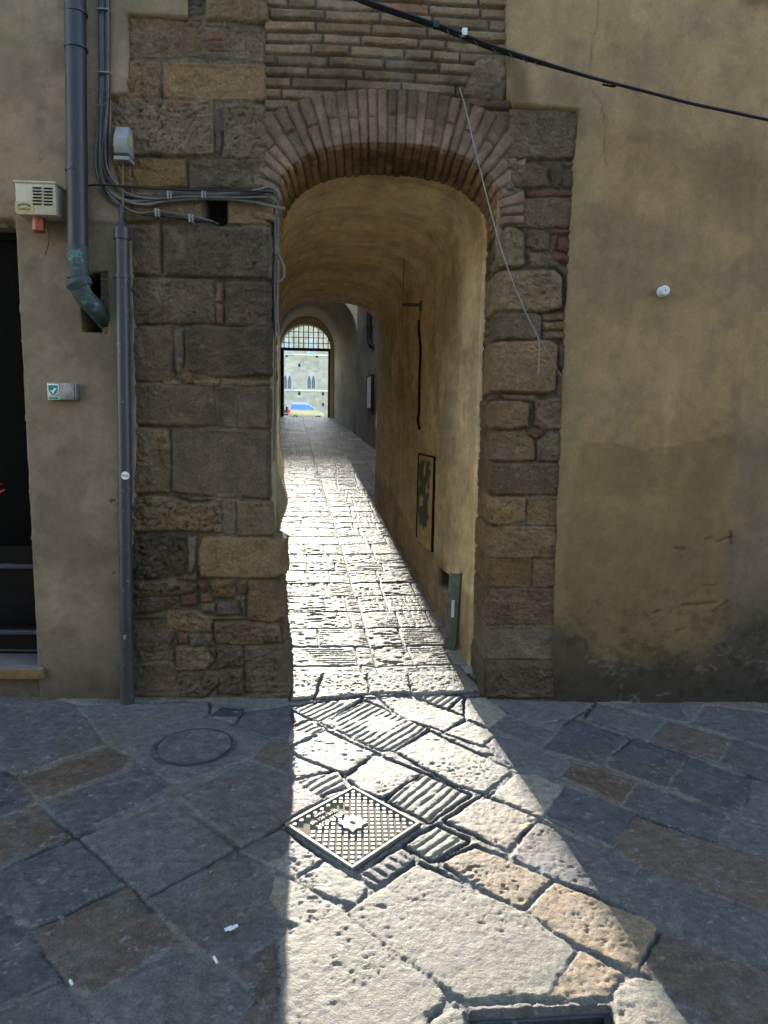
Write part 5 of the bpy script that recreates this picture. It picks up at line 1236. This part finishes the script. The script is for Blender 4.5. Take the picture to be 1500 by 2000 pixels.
# ------------------------------------------------------------------ COVERS AND LITTER IN THE STREET
gz0 = 0.0
mhc = empty('manhole_cover', (mc[0], mc[1], 0), 'square cast iron manhole cover with raised lugs in the sunlight', 'manhole cover')
e1 = (MH[1]-MH[0]+MH[2]-MH[3])/2; e2 = (MH[3]-MH[0]+MH[2]-MH[1])/2; s1 = np.linalg.norm(e1); s2 = np.linalg.norm(e2); e1 /= s1; e2 /= s2
hs = (s1+s2)/4
def mp(a, b, z): return (mc[0]+e1[0]*a+e2[0]*b, mc[1]+e1[1]*a+e2[1]*b, z-.015)
def mbox(mb, a0, a1, b0, b1, z0, z1): return mb.hexa([mp(a0,b0,z0), mp(a1,b0,z0), mp(a1,b1,z0), mp(a0,b1,z0), mp(a0,b0,z1), mp(a1,b0,z1), mp(a1,b1,z1), mp(a0,b1,z1)])
fr = MB(); t_ = .010
for a0, a1, b0_, b1 in ((-hs, hs, -hs, -hs+t_), (-hs, hs, hs-t_, hs), (-hs, -hs+t_, -hs+t_, hs-t_), (hs-t_, hs, -hs+t_, hs-t_)): mbox(fr, a0, a1, b0_, b1, -.03, .010)
fr.build('rim', M['castiron'], mhc)
pl = mbox(MB(), -hs+t_, hs-t_, -hs+t_, hs-t_, -.03, -.0005).build('plate', M['castdirt'], mhc)
lug = MB(); pit = .0264; c45 = math.sqrt(.5)
for i in range(-12, 13):
    for j in range(-12, 13):
        a = (i+j)*pit*c45; b = (i-j)*pit*c45
        if max(abs(a), abs(b)) > hs-t_-.013: continue
        if abs(a) < .052 and abs(b) < .052: continue
        if a < 0.07 and a > -.17 and -0.155 < b < -.075: continue
        w_ = .0125; w2 = .0105
        q = [mp(a-w_, b, -.001), mp(a, b-w_, -.001), mp(a+w_, b, -.001), mp(a, b+w_, -.001)]
        lug.hexa(q+[mp(a-w2, b, .007), mp(a, b-w2, .007), mp(a+w2, b, .007), mp(a, b+w2, .007)])
lug.build('lug_pattern', M['castiron'], mhc)
bs_ = MB(); bp_ = []
for k in range(16):
    an = 2*math.pi*k/16; rr2 = .050 if k % 2 == 0 else .038
    sq = 1/max(abs(math.cos(an)), abs(math.sin(an))); bp_.append(mp(min(sq, 1.25)*rr2*math.cos(an), min(sq, 1.25)*rr2*math.sin(an), .002))
bs_.extr(bp_, np.array([0, 0, .009])).build('boss', M['castiron'], mhc)
mbox(MB(), -.008, .008, -.012, .012, .0105, .0118).build('key_hole', M['black'], mhc)
ang_ = math.atan2(e1[1], e1[0])
for s_, a, b, sz in (('MONTINI', -.045, -.083, .034), ('EN 124 - B125', -.05, -.118, .024), ('GHISA', -.05, -.147, .020)):
    text('lettering', s_, sz, M['castiron'], mhc, mp(a, b, .003), (0, 0, ang_), .004)
# round inspection cover
rco = empty('inspection_cover', (cc[0], cc[1], 0), 'round stone filled inspection cover near the stone pier', 'cover')
zc_ = float(floor_z(cc[1]))-0.02
th = np.linspace(0, 2*math.pi, 97); rad_ = np.linspace(0, rc-.012, 50)
RR, TH = np.meshgrid(rad_, th)
Xd, Yd = cc[0]+RR*np.cos(TH), cc[1]+RR*np.sin(TH)
Cd = np.array((0.115, 0.108, 0.105))*(0.45+1.1*fbm(Xd, Yd, 0.05, 5, 211, 0.7))[..., None]
grid_mesh('stone_infill', np.stack([Xd, Yd, zc_+.010+.004*(fbm(Xd, Yd, .04, 3, 212)-.5)], -1), Cd, M['flag'], rco, origin=(cc[0], cc[1], 0), flip=True)
rg_ = MB(); v = []; f = []
for i in range(72):
    a = 2*math.pi*i/72
    for r0, z0 in ((rc-.010, zc_-.0), (rc-.010, zc_+.011), (rc-.004, zc_+.011), (rc-.003, zc_)): v.append((cc[0]+r0*math.cos(a), cc[1]+r0*math.sin(a), z0))
for i in range(72):
    j = (i+1) % 72
    for k in range(3): f.append((i*4+k, j*4+k, j*4+k+1, i*4+k+1))
rg_.add(v, f).build('ring', M['darkmetal'], rco)
# small rectangular cover against the pier
def gp(x, y, z): q = gnd(x, y); return (q[0], q[1], z)
sc4 = [(410,1395),(470,1397),(478,1381),(432,1379)]
tag(MB().hexa([gp(x, y, -.05) for x, y in sc4]+[gp(x, y, -.008) for x, y in sc4]).build('meter_cover', M['darkmetal'], bevel=.002), 'small grey metal cover at the foot of the pier', 'cover')
# steel tray cover at the bottom of the frame
dvx = [np.array(p) for p in dcv]
drc = empty('tray_cover', (float(np.mean([p[0] for p in dvx])), float(np.mean([p[1] for p in dvx])), -0.05), 'sunken dark steel tray cover at the street edge of the sunlight', 'cover')
def inset(poly, k): c = sum(poly)/4; return [c+(p-c)*k for p in poly]
o4, i4 = inset(dvx, .99), inset(dvx, .88)
for i in range(4):
    j = (i+1) % 4
    MB().hexa([(*o4[i], -.088), (*o4[j], -.088), (*i4[j], -.088), (*i4[i], -.088), (*o4[i], -.035), (*o4[j], -.035), (*i4[j], -.035), (*i4[i], -.035)]).build('frame_bar', M['darkmetal'], drc, .003)
q4 = inset(dvx, .86); MB().hexa([(*p, -.088) for p in q4]+[(*p, -.055) for p in q4]).build('lid', M['darkmetal'], drc, .003)
# litter
def scrap(name, x, y, w, h, ang, label, cat, group=None, mat='paper'):
    q = gnd(x, y); me = bpy.data.meshes.new(name); n = 7; vs = []; fs = []
    for i in range(n):
        for j in range(4):
            a = (i/(n-1)-.5)*w; b = (j/3-.5)*h*(0.7+0.5*rb.random()); z = .006+.006*rb.random()
            vs.append((a*math.cos(ang)-b*math.sin(ang), a*math.sin(ang)+b*math.cos(ang), z))
    for i in range(n-1):
        for j in range(3): fs.append((i*4+j, i*4+j+1, i*4+5+j, i*4+4+j))
    me.from_pydata(vs, [], fs); me.materials.append(M[mat]); o = bpy.data.objects.new(name, me); o.location = (q[0], q[1], float(floor_z(q[1]))-.004)
    link(o); return tag(o, label, cat, group)
scrap('paper_scrap', 452, 1815, .042, .018, 0.5, 'crumpled white paper scrap on the shaded paving', 'litter')
def butt(x, y, ang, label, ln=.026):
    q = gnd(x, y); z = float(floor_z(q[1]))+.004; d = np.array([math.cos(ang), math.sin(ang), 0])*ln/2; c = np.array([q[0], q[1], z])
    o = MB().tube([c-d, c+d], .0042, 8).build('cigarette_end', M['paper'], smooth=True); return tag(o, label, 'litter', 'cigarette ends in the joints')
butt(421, 1877, -1.0, 'cigarette end in the joint right of the paper scrap')
butt(139, 1921, -0.9, 'lone cigarette end in the leftmost open joint', .018)
for i, (x, y) in enumerate(((1391,1524),(1380,1526))):
    pass

# ------------------------------------------------------------------ unseen house across the street, pale and low to bounce fill light
opp = empty('unseen_opposite_house', (0, -6.8, 0), 'unseen house front across the street, pale for fill light', 'house')
MB().box(-14, 14, -7.8, -6.8, -0.3, 7.5).build('wall', M['pale'], opp)

# ------------------------------------------------------------------ LIGHT, SKY, CAMERA
EL, AZ = 11.5, -6.15
sun = bpy.data.lights.new('sun', 'SUN'); sun.energy = 2.35; sun.angle = R(0.5); sun.color = (1.0, 0.93, 0.82)
so = bpy.data.objects.new('sun', sun); COL.objects.link(so); so.location = (0, 30, 20)
dv_ = Vector((math.sin(R(AZ))*math.cos(R(EL)), math.cos(R(AZ))*math.cos(R(EL)), math.sin(R(EL))))
so.rotation_euler = dv_.to_track_quat('Z', 'Y').to_euler()
wd = bpy.data.worlds.new('World'); SC.world = wd; wd.use_nodes = True
nt = wd.node_tree; bg = nt.nodes['Background']
sky = nt.nodes.new('ShaderNodeTexSky'); sky.sky_type = 'NISHITA'; sky.sun_disc = False
sky.sun_elevation = R(EL); sky.sun_rotation = R(AZ); sky.altitude = 500; sky.air_density = 1.0; sky.dust_density = 0.5; sky.ozone_density = 1.1
nt.links.new(sky.outputs[0], bg.inputs[0]); bg.inputs[1].default_value = 0.15
cam = bpy.data.cameras.new('camera'); cam.sensor_fit = 'VERTICAL'; cam.sensor_height = 24.0; cam.lens = 24.0*FPX/2000.0
cam.clip_start = 0.05; cam.clip_end = 2000
co = bpy.data.objects.new('camera', cam); COL.objects.link(co)
# camera basis: right, up, backward with the roll of the photograph
# photo pixel (x right, y down): direction = F*f + R*xi - U*yi with the roll applied
ex = ray(751, 1000)-ray(750, 1000); ey = ray(750, 999)-ray(750, 1000)
ex = ex/np.linalg.norm(ex); ey = ey/np.linalg.norm(ey); ez = -_F
co.matrix_world = Matrix(((ex[0], ey[0], ez[0], CAM[0]), (ex[1], ey[1], ez[1], CAM[1]), (ex[2], ey[2], ez[2], CAM[2]), (0, 0, 0, 1)))
SC.camera = co
SC.render.resolution_x, SC.render.resolution_y = 768, 1024
SC.view_settings.view_transform = 'Standard'; SC.view_settings.look = 'None'; SC.view_settings.exposure = 2.95; SC.view_settings.gamma = 1.0
try:
    SC.cycles.use_denoising = True; SC.cycles.denoiser = 'OPENIMAGEDENOISE'; SC.cycles.max_bounces = 10; SC.cycles.diffuse_bounces = 6; SC.cycles.sample_clamp_indirect = 6
except Exception: pass
